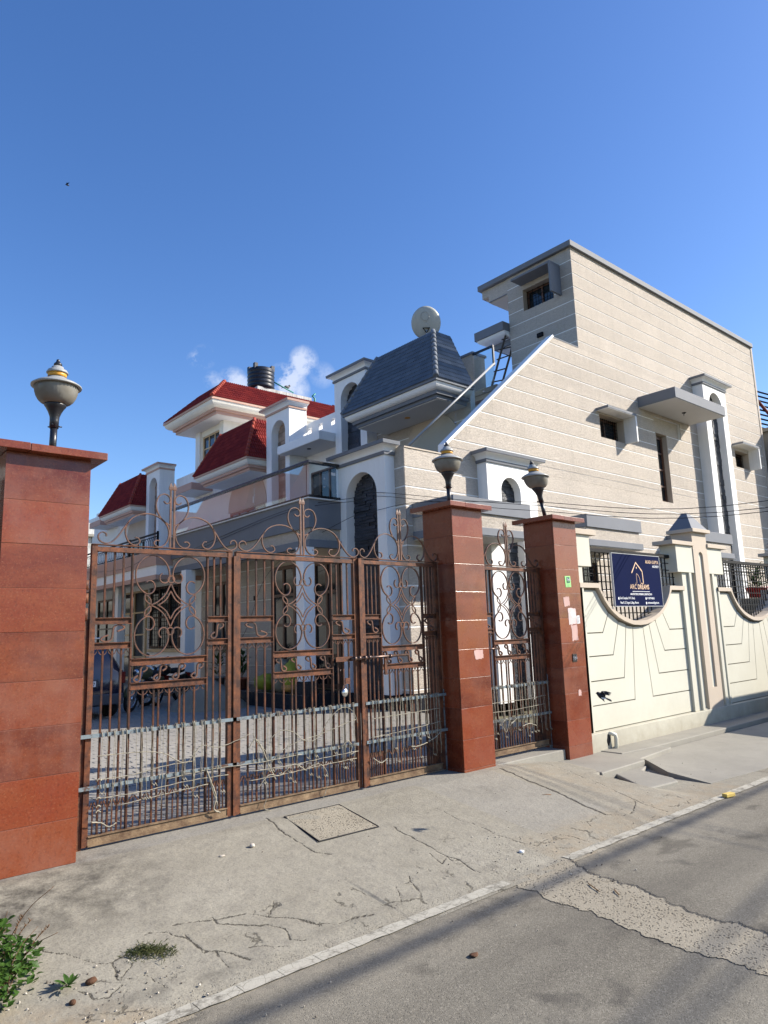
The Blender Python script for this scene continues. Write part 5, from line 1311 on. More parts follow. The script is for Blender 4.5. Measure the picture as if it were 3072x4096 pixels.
def plinth(x0, x1): MB().box(x0, x1, YF-.05, YB, -.3, .095).build('plinth', 'cream_grimy', CWL, bevel=.006)
def pier(c, left=True, right=True):
    w = .27
    # central shaft with an arched niche
    r = .085
    m = MB(); n0 = c-r-.0; z0, z1 = .45, 2.74
    YC = YF-.035
    m.box(c-w, c-r, YC, YF+.35, .095, 3.17); m.box(c+r, c+w, YC, YF+.35, .095, 3.17); m.box(c-r, c+r, YC, YF+.35, .095, z0-.0)
    arc = arcp(c, z1, r, 180, 0, 12)
    for (a, b) in zip(arc, arc[1:]):
        m.add([(a[0], YC, a[1]), (b[0], YC, b[1]), (b[0], YC, 3.17), (a[0], YC, 3.17), (a[0], YF+.06, a[1]), (b[0], YF+.06, b[1])], [(0, 1, 2, 3), (0, 4, 5, 1)])
    m.build('pier_shaft', 'beige_trim', CWL)
    MB().box(c-r-.01, c+r+.01, YF-.002, YF+.34, z0-.02, z1+r+.02).build('niche_back', 'cream', CWL)
    MB().box(c-w-.07, c+w+.07, YF-.10, YF+.40, 3.17, 3.235).build('cap_slab', 'beige_trim', CWL, bevel=.005)
    MB().stack([[(c-w-.04, YF-.07, 3.236), (c+w+.04, YF-.07, 3.236), (c+w+.04, YF+.37, 3.236), (c-w-.04, YF+.37, 3.236)], [(c-.10, YF+.10, 3.55), (c-.02, YF+.10, 3.55), (c-.02, YF+.19, 3.55), (c-.10, YF+.19, 3.55)]]).build('pyramid_cap', 'grey_paint', CWL)
    for s, on in ((-1, left), (1, right)):
        if not on: continue
        a = c+s*w; b = c+s*(w+.37); k = c+s*(w+.61); 
        def bx(p, q, y0, y1, z0_, z1_, nm, mt, bv=.004): MB().box(min(p, q), max(p, q), y0, y1, z0_, z1_).build(nm, mt, CWL, bevel=bv)
        bx(a, k, YF-.02, YF+.27, 2.44, 2.915, 'wing_block', 'cream'); bx(a, k+s*.17, YF-.06, YF+.31, 2.916, 2.985, 'wing_cap', 'beige_trim')
        bx(a, k-s*.21, YF+.02, YF+.22, .095, 2.439, 'wing', 'cream')
        bx(a+s*.005, a+s*.13, YF-.005, YF+.02, .095, .11, 'channel_foot', 'cream')
        bx(a+s*.13, a+s*.21, YF-.02, YF+.019, .096, 2.438, 'frame', 'cream'); 
bay(10.29, 1.57); pier(12.53); bay(14.77, 1.84-.22); pier(17.0)
def left_block():
    MB().box(8.62, 9.03, YF-.02, YF+.27, 2.44, 2.905).build('wing_block', 'cream', CWL, bevel=.004)
    MB().box(8.62, 9.16, YF-.06, YF+.31, 2.906, 2.985).build('wing_cap', 'beige_trim', CWL, bevel=.004)
    MB().box(8.62, 8.82, YF-.0, YF+.25, .095, 2.439).build('wing', 'cream', CWL)
left_block(); plinth(8.62, 20.0)
MB().box(17.8, 60, YF, YB, .095, 2.2).build('wall_core', 'cream', CWL)
def grille(x0, x1, zlo):
    g = MB(); y = 5.99
    k = int((x1-x0)/.115)
    f = MB(); f.box(x0-.06, x1+.02, y-.05, y+.03, 2.69, 2.745); fo = f.build('grille_top_bar', 'black_iron', CWL)
    bw = bowl((x0+x1)/2)
    def zl(x):
        c = (x0+x1)/2
        if abs(x-c) > 1.06: return 2.2
        for (a, b) in zip(bw, bw[1:]):
            if a[0] <= x <= b[0]: return a[1]+(b[1]-a[1])*(x-a[0])/(b[0]-a[0])+.03
        return 2.2
    for i in range(k+1):
        x = x0+(x1-x0)*i/k
        MB().box(x-.008, x+.008, y-.012, y+.004, zl(x)-.02, 2.69).build('grille_bar', 'black_iron', CWL)
    z = 2.60; 
    while z > 1.66:
        xs = [x0+.02*i for i in range(int((x1-x0)/.02)+1) if zl(x0+.02*i) < z]
        if xs: MB().box(min(xs)-.02, max(xs)+.02, y-.024, y-.010, z-.007, z+.007).build('grille_bar', 'black_iron', CWL)
        z -= .12
grille(8.84, 11.80, 2.2); grille(13.15, 16.38, 2.2)
# second railing behind the right bay
rl = MB()
for z in (2.95, 2.86, 2.72): rl.box(15.0, 22, 7.2, 7.24, z, z+.03)
for x in (15.3, 17.2, 19.2, 21.0): rl.box(x, x+.04, 7.2, 7.24, 0, 3.0)
tag(rl.build('iron_railing', 'black_iron'), 'low black iron railing inside the yard behind the right grille', 'railing')
# drain pipe
dp = MB().tube([(9.16, 5.775, -.16), (9.16, 5.73, -.12), (9.155, 5.72, .0), (9.15, 5.725, .04), (9.11, 5.76, .065), (9.08, 5.80, .065)], .028, 12)
tag(dp.build('drain_pipe', 'pvc_white'), 'short cream drain pipe at the foot of the street wall', 'pipe')
hl = MB().ico((9.06, 5.781, -.02), .045, 2, (1, .2, 1.7), .4).build('drain_hole', 'mortar_black', CWL)
# ------------------------------------------------------------------ architect's sign
SG = thing('sign_board', 'dark blue ARCDREAMS architect sign wired to the grille', 'sign', (10.27, 5.80, 1.9))
SX0, SX1, SZ0, SZ1 = 9.56, 10.99, 1.86, 2.665
sy = 5.80
# the board hangs slightly turned; built flat
MB().box(SX0, SX1, sy-.012, sy+.012, SZ0, SZ1).build('board', 'sign_blue', SG, bevel=.003)
m = MB(); m.box(SX0-.008, SX0, sy-.016, sy+.016, SZ0, SZ1); m.box(SX1, SX1+.008, sy-.016, sy+.016, SZ0, SZ1); m.box(SX0, SX1, sy-.016, sy+.016, SZ1, SZ1+.008); m.box(SX0, SX1, sy-.016, sy+.016, SZ0-.008, SZ0); m.build('sign_frame', 'sign_edge', SG)
yt = sy-.0135
text('AKASH GUPTA', SX1-.03, SZ1-.125, yt, .080, 'sign_gold', SG, align='RIGHT', sx=.78, bold=.0); text('ARCHITECT', SX1-.03, SZ1-.185, yt, .048, 'sign_white', SG, align='RIGHT', sx=.8, bold=.001)
text('ARC', 10.02, 2.125, yt, .105, 'sign_gold', SG, sx=.9, spacing=1.08); text('DREAMS', 10.245, 2.125, yt, .105, 'sign_gold', SG, sx=.86, bold=.0014, spacing=1.05)
MB().box(10.08, 10.60, yt-.001, yt, 2.083, 2.090).build('sign_rule', 'sign_white', SG)
text('ARCHITECTURE | INTERIORS | CONSTRUCTION', 10.335, 2.03, yt, .042, 'sign_white', SG, align='CENTER', sx=.72, bold=.0008)
text('Sunil Complex, W. K. Road,', 9.70, 1.965, yt, .052, 'sign_white', SG, sx=.72, bold=.0003); text('Near R. G. Degree College, Meerut', 9.70, 1.895, yt, .052, 'sign_white', SG, sx=.70, bold=.0003)
text('+91 8077448365', 10.50, 1.965, yt, .048, 'sign_white', SG, sx=.70, bold=.0003); text('arcdreamsstudio@gmail.com', 10.50, 1.895, yt, .048, 'sign_white', SG, sx=.64, bold=.0003)
for (x, z) in ((9.665, 1.975), (10.465, 1.978), (10.465, 1.905)):
    MB().add([(x+.016*math.cos(t), yt-.0008, z+.022*math.sin(t)) for t in [k*PI/6 for k in range(12)]], [tuple(range(12))]).build('icon', 'sign_white', SG)
def sl(pts, w, nm='logo'):
    MB().ribbon(pts, yt-.0006, w, .0012).build(nm, 'sign_gold', SG)
sl([(10.10, 2.375), (10.245, 2.545), (10.42, 2.405)], .022); sl([(10.42, 2.415), (10.43, 2.215)], .018); sl([(10.44, 2.215), (10.345, 2.218)], .009)
sl([(10.19, 2.216), (10.235, 2.216), (10.232, 2.36)]+arcp(10.235, 2.23, .10, 88, 0, 10, .135), .006)
MB().add([(10.255+.012*math.cos(t), yt-.0008, 2.46+.016*math.sin(t)) for t in [k*PI/6 for k in range(12)]], [tuple(range(12))]).build('logo', 'sign_gold', SG)
# ------------------------------------------------------------------ roof things
TK = thing('water_tank', 'black ribbed plastic water tank on the pavilion roof', 'water tank', (17.6, 29.6, 13.84))
prof = [(.66, 0)]
for k in range(5):
    z = .12+k*.2; prof += [(.67, z-.02), (.69, z), (.69, z+.03), (.67, z+.05)]
prof += [(.68, 1.05), (.64, 1.10), (.40, 1.17), (.25, 1.18), (.24, 1.24), (.1, 1.26)]
MB().lathe(prof, (17.6, 29.6, 13.84), 40).build('tank_body', 'tank_plastic', TK)
for a in (3.7, 5.6, 1.2, 2.4): MB().box(17.6+math.cos(a)*.58-.09, 17.6+math.cos(a)*.58+.09, 29.6+math.sin(a)*.58-.09, 29.6+math.sin(a)*.58+.09, 14.85, 15.14).build('lifting_lug', 'tank_plastic', TK)
tag(MB().tube([(18.2, 29.3, 14.35), (19.3, 29.2, 13.98)], .035, 8).build('supply_pipe', 'pvc_green'), 'sloping green pipe leaving the water tank', 'pipe')
tag(MB().tube([(20.45, 29.0, 13.2), (20.5, 29.0, 13.85), (20.35, 29.0, 13.95), (20.5, 28.95, 14.1)], .05, 8).build('vent_pipe', 'pvc_green'), 'upright green pipe with an elbow on the pavilion roof', 'pipe')
def perched(loc, label, s=1):
    b = thing('dove', label, 'bird', loc); x, y, z = loc
    m = MB(); m.ico((x, y, z+.09*s), .085*s, 2, (1.5, .8, .8)); m.ico((x+.12*s, y, z+.17*s), .045*s, 2); m.build('body', 'dove_grey', b)
    MB().add([(x-.08*s, y-.02*s, z+.07*s), (x-.08*s, y+.02*s, z+.07*s), (x-.27*s, y+.03*s, z-.02*s), (x-.27*s, y-.03*s, z-.02*s), (x-.08*s, y, z+.10*s), (x-.27*s, y, z)], [(0, 3, 5, 4), (1, 4, 5, 2), (0, 1, 2, 3)]).build('tail', 'bird_black', b)
    MB().tube([(x+.15*s, y, z+.175*s), (x+.20*s, y, z+.165*s)], .01*s, 5, r2=.002).build('beak', 'bird_black', b)
perched((18.95, 29.27, 14.13), 'small grey dove perched on the sloping pipe', 1.25)
DS = thing('satellite_dish', 'round grey satellite dish seen from behind above the grey tiled roof', 'satellite dish', (13.6, 13.55, 9.8))
dc = Vector((13.78, 13.75, 10.55)); ax = Vector((.62, .72, .33)).normalized(); ux_ = ax.cross(Vector((0, 0, 1))).normalized(); uz_ = ux_.cross(ax)
vs = []; fs = []; NR, NA = 8, 36
for j in range(NR+1):
    for k in range(NA):
        r = .47*j/NR; t = 2*PI*k/NA; p = dc+ux_*r*.92*math.cos(t)+uz_*r*1.03*math.sin(t)+ax*(r*r*.42-.08); vs.append(tuple(p))
for j in range(NR):
    for k in range(NA): fs.append((j*NA+k, j*NA+(k+1) % NA, (j+1)*NA+(k+1) % NA, (j+1)*NA+k))
o = MB().add(vs, fs, True).build('reflector', 'dish_metal', DS, recalc=False); sol = o.modifiers.new('thick', 'SOLIDIFY'); sol.thickness = .012
q0 = dc-uz_*.22-ax*.09
MB().tube([tuple(q0), tuple(q0-ax*.10-uz_*.12), (13.6, 13.55, 9.8)], .025, 8).build('mast', 'steel_rail', DS)
for s_ in (-1, 1): MB().tube([tuple(q0+ux_*.1*s_+uz_*.08+ax*.02), tuple(q0-ax*.09-uz_*.08)], .012, 6).build('bracket', 'black_iron', DS)
MB().tube([tuple(q0-ux_*.11+uz_*.07-ax*.01), tuple(q0+ux_*.11+uz_*.07-ax*.01)], .012, 6).build('bracket', 'black_iron', DS)
def ring_print():
    m = MB(); pts = []
    for k in range(25):
        t = 2*PI*k/24; r = .125; cxy = dc+uz_*.19-ux_*.03; p = cxy+ux_*r*math.cos(t)+uz_*r*math.sin(t); rr = (p-dc); d2 = rr.dot(ux_)**2+rr.dot(uz_)**2; pts.append(tuple(p+ax*(d2*.42-.098)))
    m.tube(pts, .006, 4); m.build('print_ring', 'lamp_grey', DS)
ring_print()
# ladder on the terrace
LD = thing('ladder', 'dark wooden ladder leaning on the terrace beside the tall block', 'ladder', (16.6, 13.45, 8.3))
def lerp(a, b, t): return tuple(a[i]+(b[i]-a[i])*t for i in range(3))
la, lb = (16.35, 13.6, 8.6), (17.22, 13.6, 11.3); ra, rb2 = (16.85, 13.6, 8.6), (17.72, 13.6, 11.3)
la, lb, ra, rb2 = (16.05, 13.75, 8.34), (16.86, 13.52, 11.12), (16.62, 13.45, 8.34), (17.40, 13.42, 11.0)
la, lb, ra, rb2 = (16.0, 13.5, 8.35), (17.24, 13.5, 11.15), (16.45, 13.5, 8.45), (17.36, 13.5, 10.4)
MB().tube([la, lb], .035, 8).build('rail', 'bamboo', LD); MB().tube([ra, rb2, (17.6, 13.5, 11.0)], .035, 8).build('rail', 'bamboo', LD)
for (xa, za, xb, zb_) in ((17.02, 10.78, 17.5, 11.0), (16.86, 10.40, 17.4, 10.62), (16.70, 10.02, 17.28, 10.30), (16.52, 9.58, 17.10, 9.82), (16.38, 9.2, 16.9, 9.38), (16.2, 8.8, 16.75, 9.0)):
    MB().tube([(xa-.06, 13.5, za-.02), (xb, 13.5, zb_)], .022, 7).build('rung', 'bamboo', LD)
# ------------------------------------------------------------------ neighbours
NB = thing('concrete_house', 'bare grey concrete house at the right edge', 'house', (30.9, 9, 0))
MB().box(30.95, 46, 9.6, 20, -.2, 9.35).build('wall', 'cement', NB); MB().box(30.8, 46, 9.45, 20, 9.35, 9.5).build('parapet', 'cement', NB)
window(NB, xfS(9.6), 33, 35, 4.5, 6.2, -.02, 2, 2)
PG = thing('steel_pergola', 'red and black steel roof frame above the concrete house', 'pergola', (38, 14, 9.5))
a1, a2_ = (38.2, 14), (52, 14)
for i in range(10):
    z = 13.35-.20*i-.03*i
    MB().tube([(33.2-.02*i, 12.2, 10.05+.222*(9-i)), (50, 12.2, 11.2+.26*(9-i))], .045, 6).build('slat', 'black_iron', PG)
MB().tube([(33.3, 12.15, 11.75), (38.5, 12.15, 9.9)], .07, 6).build('brace', 'red_oxide', PG); MB().tube([(33.35, 12.15, 10.4), (34.4, 12.15, 9.3)], .11, 6).build('brace', 'red_oxide', PG); MB().tube([(34.4, 12.15, 9.3), (37.5, 12.15, 11.2)], .08, 6).build('brace', 'red_oxide', PG)
MB().box(30.95, 50, 12, 14, 9.3, 9.45).build('sill', 'cement', PG)
FB = thing('weathered_building', 'low weathered white building far behind the left gate pillar', 'building', (17, 60, 0))
MB().box(13, 20.4, 60, 75, -.4, 11.4).build('wall', 'black_mould', FB); MB().box(20.5, 24, 60, 75, -.4, 12.4).build('wall', 'grime_white', FB)
window(FB, xfS(60), 16, 18, 6.5, 8.5, -.05, 2, 2); MB().box(12.8, 20.4, 59.5, 60, 10.2, 10.4).build('chajja', 'cement', FB)
OWL = MB(); OWL.box(-6, 1.14, 5.95, 6.2, -.3, 2.9)
tag(OWL.build('boundary_wall', 'cement'), 'rough grey boundary wall left of the first granite pillar', 'wall')
paint('facing_grey', (.40, .40, .38), .3, dirt=.6, streak=.5, dirtc=(.05, .06, .05)); paint('brick_red', (.12, .03, .02), .15, dirt=.2)
OH = thing('reflection_house', 'unseen brick red house across the drive, added for the balcony glass to reflect', 'house', (-6, 16, 0))  # unseen stand-in house, added so the balcony glass has something to reflect
MB().box(-12, -.4, 14, 62, -.3, 8.2).build('wall', 'facing_grey', OH); MB().box(-12, .2, 14, 62, 3.9, 4.4).build('balcony', 'cement', OH)
for (ya, yb) in ((20, 27.5), (31, 38), (45, 52)):
    MB().stack([[(-5, ya, 7.2), (.6, ya, 7.2), (.6, yb, 7.2), (-5, yb, 7.2)], [(-5, ya+1, 10.4), (-.8, ya+1, 10.4), (-.8, yb-1, 10.4), (-5, yb-1, 10.4)]]).build('roof', 'brick_red', OH)
    MB().box(-5, .75, ya-.1, yb+.1, 6.9, 7.2).build('eave', 'grime_white', OH)
for yy in (16, 22, 25, 29, 33, 40, 47, 54): window(OH, lambda u, w, z: (-.39-w, u, z), yy, yy+1.8, 4.9, 6.7, -.01, 2, 2)
# ------------------------------------------------------------------ wires
def wire(pts, label, r=.006, grp=None, n=8):
    o = MB().tube(crom(pts, n), r, 5).build('overhead_wire', 'cable_black'); tag(o, label, 'wire', grp); return o
wire([(8.95, 13.35, 3.63), (9.7, 12.3, 4.20), (9.72, 11.43, 4.215), (9.85, 10.2, 4.2), (10.4, 8.0, 3.9), (11.0, 4.05, 3.325), (12.2, -2, 4.2)], 'lowest black wire sagging from the porch corner across the portal')
wire([(8.90, 20.1, 4.0), (8.86, 16.2, 4.33), (8.87, 13.4, 4.5), (9.72, 12.27, 4.625), (9.75, 11.4, 4.60), (10.6, 8.2, 3.9), (10.975, 4.05, 3.22), (12.1, -2, 3.9)], 'middle black wire along the balcony and over the gate')
wire([(8.9, 20.0, 3.9), (8.85, 16.2, 4.26), (8.86, 13.3, 4.44), (9.72, 12.2, 4.54), (9.76, 11.3, 4.50), (10.7, 8.2, 3.8), (10.957, 4.05, 3.16), (12.1, -2, 3.8)], 'third thin black wire below the middle one')
wire([(8.37, 20.6, 4.1), (8.2, 22, 3.85), (8.2, 24, 3.9), (8.36, 26.5, 4.1)], 'slack cable loop on the pink balcony')
wire([(8.9, 13.2, 3.6), (8.95, 14.2, 3.35), (9.4, 15.8, 2.9), (9.8, 17.5, 1.6), (9.7, 19.0, 1.0)], 'slanting cable down the porch wall')
# bundled street cable overhead on the near side: throws the long band of shade on the road
def shade_at(x, y, z0, h):
    t = (h-z0)/SUN.z; return (x+SUN.x*t, y+SUN.y*t, h)
p0 = shade_at(2.5, 3.37, -.25, 6.6); p1 = shade_at(8.6, 3.50, -.25, 6.6)
d_ = Vector(p1)-Vector(p0); ex = [tuple(Vector(p0)+d_*k) for k in (-4, 0, 1, 6)]
tag(MB().tube(ex, .035, 10).build('bundled_cable', 'cable_black'), 'thick bundled street cable overhead, its shadow lying along the road', 'cable')
for (a, b, lb_) in (((5.32, 2.25), (3.2, 2.03), 'thick service cable overhead throwing the upper slanting shadow'), ((4.52, 1.945), (3.365, 1.87), 'thick service cable overhead throwing the lower slanting shadow')):
    q0 = Vector(shade_at(a[0], a[1], -.25, 7.2)); q1 = Vector(shade_at(b[0], b[1], -.25, 6.9)); d_ = q1-q0
    tag(MB().tube([tuple(q0-d_*4), tuple(q0), tuple(q1), tuple(q1+d_*3)], .02, 8).build('service_cable', 'cable_black'), lb_, 'cable')
# ------------------------------------------------------------------ vehicles
def car(loc, rot, label, plate=True):
    C_ = thing('parked_car', label, 'car', (0, 0, 0))
    # length 4.0 along y (rear at y=0 facing -Y), width 1.78
    sec = [  # y, half width, z bottom, z shoulder, z roof, roof half width
        (0.00, .80, .42, .95, 1.00, .70), (.05, .86, .32, .98, 1.10, .70), (.22, .88, .26, 1.00, 1.42, .62), (.45, .885, .24, 1.00, 1.565, .60), (1.0, .885, .22, .99, 1.60, .60),
        (2.0, .885, .22, .97, 1.60, .60), (2.55, .885, .22, .96, 1.50, .58), (3.05, .88, .24, .95, 1.12, .60), (3.3, .87, .26, .93, 1.00, .62), (3.8, .82, .30, .84, .90, .60), (4.0, .70, .40, .74, .78, .52)]
    m = MB(); rings = []
    for (y, w, zb, zs_, zr_, rw) in sec:
        rings.append([(-w+.06, y, zb), (-w, y, zb+.12), (-w-.0, y, (zb+zs_)/2), (-w+.02, y, zs_), (-rw, y, zr_-.05), (-rw+.10, y, zr_), (0, y, zr_+.012), (rw-.10, y, zr_), (rw, y, zr_-.05), (w-.02, y, zs_), (w, y, (zb+zs_)/2), (w, y, zb+.12), (w-.06, y, zb)])
    m.stack(rings); m.sm = [True]*len(m.sm); m.build('body', 'car_paint', C_)
    MB().stack([[(-.60, .10, 1.06), (.60, .10, 1.06), (.52, .27, 1.42), (-.52, .27, 1.42)], [(-.60, .075, 1.07), (.60, .075, 1.07), (.52, .245, 1.43), (-.52, .245, 1.43)]]).build('rear_window', 'window_glass', C_)
    for s in (-1, 1):
        MB().add([(s*.887, .5, 1.02), (s*.887, 2.9, 1.0), (s*.645, 2.35, 1.46), (s*.645, .55, 1.52)], [(0, 1, 2, 3)]).build('side_window', 'window_glass', C_)
        MB().box(s*.80-.07, s*.80+.07, -.012, .12, .72, .96).build('tail_light', 'tail_red', C_, bevel=.01)
        MB().tube([(s*.56, .5, 1.60), (s*.56, .7, 1.67), (s*.56, 2.0, 1.68), (s*.56, 2.2, 1.62)], .018, 6).build('roof_rail', 'chrome', C_)
        for y in (.72, 3.2):
            w = MB().lathe([(.2, -.1), (.31, -.1), (.33, -.07), (.33, .07), (.31, .1), (.2, .1)], (0, 0, 0), 28)
            w.v = [(s*.80+p[2], y+p[0], .33+p[1]) for p in w.v]; wo_ = w.build('wheel', 'rubber', C_)
            h = MB().lathe([(.02, .1), (.19, .105), (.2, .0)], (0, 0, 0), 16); h.v = [(s*(.80+p[2]+.0), y+p[0], .33+p[1]) for p in h.v]; h.build('rim', 'chrome', wo_)
        MB().box(s*.98-.08, s*.98+.08, 2.45, 2.55, 1.0, 1.12).build('mirror', 'car_paint', C_, bevel=.02)
    MB().box(-.82, .82, -.05, .06, .30, .52).build('bumper', 'car_grey', C_, bevel=.02)
    MB().box(-.30, .30, -.022, .0, .66, .82).build('plate_recess', 'car_grey', C_, bevel=.01)
    if plate:
        pb_ = MB().box(-.25, .25, -.032, -.023, .685, .795).build('number_plate', 'plate_white', C_)
        text('UP15DN 0767', 0, .705, -.034, .095, 'ink_black', pb_, align='CENTER', sx=.80, bold=.0025)
        text('VENUE', 0, .90, -.012, .05, 'chrome', C_, align='CENTER', spacing=1.6)
        bd = MB().ribbon(arcp(0, 1.0, .075, 0, 360, 20, .042), -.004, .009, .006).build('badge', 'chrome', C_)
        MB().ribbon([(-.035, .975), (-.02, 1.02), (-.01, 1.0), (.015, 1.0), (.022, .98), (.035, 1.025)], -.006, .009, .006).build('badge_mark', 'chrome', C_)
    C_.location = loc; C_.rotation_euler = (0, 0, rot); return C_
car((4.83, 15.2, -.02), 0, 'dark blue compact SUV parked in the drive, seen through the left of the gate')
VN = thing('unseen_van', 'unseen dark van beyond the right edge, added to cast the rounded wall shadow', 'van', (16.4, 3.2, -.25))
vp = [(x-.35, z*.86) for x, z in [(14.0, .12), (14.02, .75), (14.2, 1.15), (14.5, 1.62), (14.75, 1.98), (15.05, 2.18), (15.5, 2.30), (16.2, 2.34), (18.4, 2.34), (18.75, 2.2), (18.85, 1.2), (18.85, .12)]]  # unseen van, outline shaped to throw the rounded shadow on the street wall
MB().prism(vp, 'y', 2.35, 4.2).build('body', 'car_paint', VN, bevel=.05)
MB().add([(14.24, 2.5, 1.2), (14.24, 4.05, 1.2), (14.74, 4.0, 1.97), (14.74, 2.55, 1.97)], [(0, 1, 2, 3)]).build('windscreen', 'window_glass', VN)
for x_ in (14.85, 17.9):
    for y_ in (2.35, 4.2):
        MB().tube([(x_, y_-.1, .07), (x_, y_+.1, .07)], .32, 24).build('wheel', 'rubber', VN)
for y_ in (2.6, 3.95): MB().ico((14.0, y_, .62), .12, 2, (.4, 1, .8)).build('headlight', 'chrome', VN)
def moto(label, tank, plate=None):
    M0 = thing('motorcycle', label, 'motorcycle', (0, 0, 0), 'motorcycles parked in the drive')
    # along +y: front wheel at y=0, rear at y=1.35
    for y in (0, 1.34):
        w = MB(); w.tube([(0, y+.27*math.cos(t), .30+.27*math.sin(t)) for t in [2*PI*k/24 for k in range(25)]], .042, 8); wo_ = w.build('wheel', 'rubber', M0)
        r_ = MB(); r_.tube([(0, y+.225*math.cos(t), .30+.225*math.sin(t)) for t in [2*PI*k/24 for k in range(25)]], .012, 6)
        for k in range(9): t = 2*PI*k/9; r_.tube([(0, y, .30), (0, y+.22*math.cos(t), .30+.22*math.sin(t))], .005, 4)
        r_.tube([(-.05, y, .30), (.05, y, .30)], .05, 10); r_.build('rim', 'chrome', wo_)
    for s in (-1, 1): MB().tube([(s*.075, 0, .30), (s*.075, .22, .92)], .02, 8).build('fork', 'chrome', M0)
    MB().tube([(0, -.34*math.cos(R_(a))+.0, .30+.34*math.sin(R_(a))) for a in (10, 40, 70, 100, 130)], .05, 8).build('mudguard', tank, M0)
    MB().ico((0, .52, .84), .2, 3, (.72, 1.35, .72)).build('fuel_tank', tank, M0)
    MB().ico((0, 1.02, .80), .2, 3, (.72, 1.9, .38)).build('seat', 'rubber', M0)
    MB().ico((0, .62, .45), .19, 2, (.75, 1.25, 1.0), .3).build('engine', 'moto_black', M0)
    MB().tube([(.12, .45, .35), (.14, .8, .28), (.15, 1.5, .38)], .035, 8).build('exhaust', 'chrome', M0)
    MB().tube([(0, .2, .88), (0, .6, .68), (0, 1.1, .62), (0, 1.34, .30)], .028, 6).build('frame', 'moto_black', M0)
    MB().tube([(-.34, .30, 1.02), (-.2, .2, 1.04), (.2, .2, 1.04), (.34, .30, 1.02)], .013, 6).build('handlebar', 'chrome', M0)
    h = MB().lathe([(.02, -.06), (.085, -.055), (.09, .02), (.075, .07), (.02, .1)], (0, 0, 0), 20); h.v = [(p[0], .10-(-p[2]), .88+p[1]) for p in h.v]; h.build('headlight', 'moto_black', M0)
    l_ = MB().lathe([(.001, 0), (.078, 0), (.078, .01), (.001, .012)], (0, 0, 0), 20); l_.v = [(p[0], .035-p[2], .88+p[1]) for p in l_.v]; l_.build('headlight_glass', 'chrome', M0)
    for s in (-1, 1):
        MB().tube([(s*.25, .25, 1.03), (s*.30, .22, 1.17)], .006, 5).build('mirror_stem', 'moto_black', M0); MB().ico((s*.31, .22, 1.20), .05, 2, (1.2, .3, .8)).build('mirror', 'moto_black', M0)
    MB().box(-.1, .1, 1.62, 1.65, .62, .72).build('tail_light', 'tail_red', M0); MB().tube([(0, 1.1, .60), (0, 1.5, .66), (0, 1.66, .52)], .05, 8).build('rear_mudguard', tank, M0)
    MB().tube([(-.05, .75, .3), (-.2, .82, .0)], .012, 5).build('side_stand', 'moto_black', M0)
    if plate:
        p_ = MB().box(-.13, .13, -.06, -.05, .68, .76).build('number_plate', 'plate_white', M0); text(plate, 0, .695, -.062, .06, 'ink_black', p_, align='CENTER', sx=.6, bold=.002)
    return M0
m1_ = moto('olive motorcycle parked behind the gate with its round headlight towards the street', 'olive_tank', 'UP 13BB')
m1_.location = (6.2, 16.25, -.02); m1_.rotation_euler = (0, R_(8), R_(-48))
m2_ = moto('black motorcycle parked behind the olive one', 'moto_black')
m2_.location = (7.0, 17.3, -.02); m2_.rotation_euler = (0, R_(8), R_(-60))
# ------------------------------------------------------------------ yard things
def heap(c, r, h, label):
    vs = []; NA_, NR_ = 40, 16
    for j in range(NR_+1):
        for k in range(NA_):
            t = 2*PI*k/NA_; rr = r*j/NR_; z = h*(1-(j/NR_)**1.15)+.035*pnoise(Vector((math.cos(t)*rr*3, math.sin(t)*rr*3, 1)))
            vs.append((c[0]+math.cos(t)*rr*(1+.1*pnoise(Vector((math.cos(t), math.sin(t), 3)))), c[1]+math.sin(t)*rr, c[2]+max(z-.04, -.03)))
    fs = [(j*NA_+k, j*NA_+(k+1) % NA_, (j+1)*NA_+(k+1) % NA_, (j+1)*NA_+k) for j in range(NR_) for k in range(NA_)]
    o = MB().add(vs, fs, True).build('sand_heap', 'sand'); tag(o, label, 'sand heap')
heap((7.7, 15.4, -.02), 1.0, .78, 'grey sand heap in front of the porch step')
def sack(c, r, sc, mat, label, rz=0):
    m = MB().ico((0, 0, 0), r, 3, sc, .28); cz, sz = math.cos(rz), math.sin(rz)
    m.v = [(c[0]+x*cz-y*sz, c[1]+x*sz+y*cz, max(c[2]+z, .31)) for x, y, z in m.v]
    o = m.build('sack', mat); tag(o, label, 'sack', 'sacks on the porch edge'); return o
sack((8.98, 14.95, .50), .26, (.9, 1.35, .75), 'sack_yellow', 'flat yellow sack lying on the porch edge')
s2_ = sack((8.98, 14.22, .66), .26, (.9, .85, 1.45), 'sack_white', 'upright pale sack between two yellow sacks')
s3_ = sack((8.98, 13.72, .68), .27, (.9, .9, 1.5), 'sack_yellow', 'tall upright yellow sack next to the porch pillar')
MB().ico((8.93, 13.72, .42), .25, 2, (.95, .95, .45), .2).build('sack_base', 'sack_orange', s3_); MB().ico((8.93, 14.9, .38), .25, 2, (.9, 1.2, .3), .2).build('sack_base', 'sack_orange', None) if False else None
def leaf_mesh(name, l, w, mat):
    vs = [(0, 0, 0), (-w/2, l*.35, .02*l), (0, l*.4, -.03*l), (w/2, l*.35, .02*l), (-w*.35, l*.75, -.02*l), (0, l*.75, -.08*l), (w*.35, l*.75, -.02*l), (0, l, -.16*l)]
    me = bpy.data.meshes.new(name); me.from_pydata(vs, [], [(0, 2, 1), (0, 3, 2), (1, 2, 5, 4), (2, 3, 6, 5), (4, 5, 7), (5, 6, 7)]); me.materials.append(MATS[mat]); return me
LMg = leaf_mesh('leaf', .05, .038, 'leaf_green'); LMd = leaf_mesh('leaf', .22, .07, 'plant_dark')
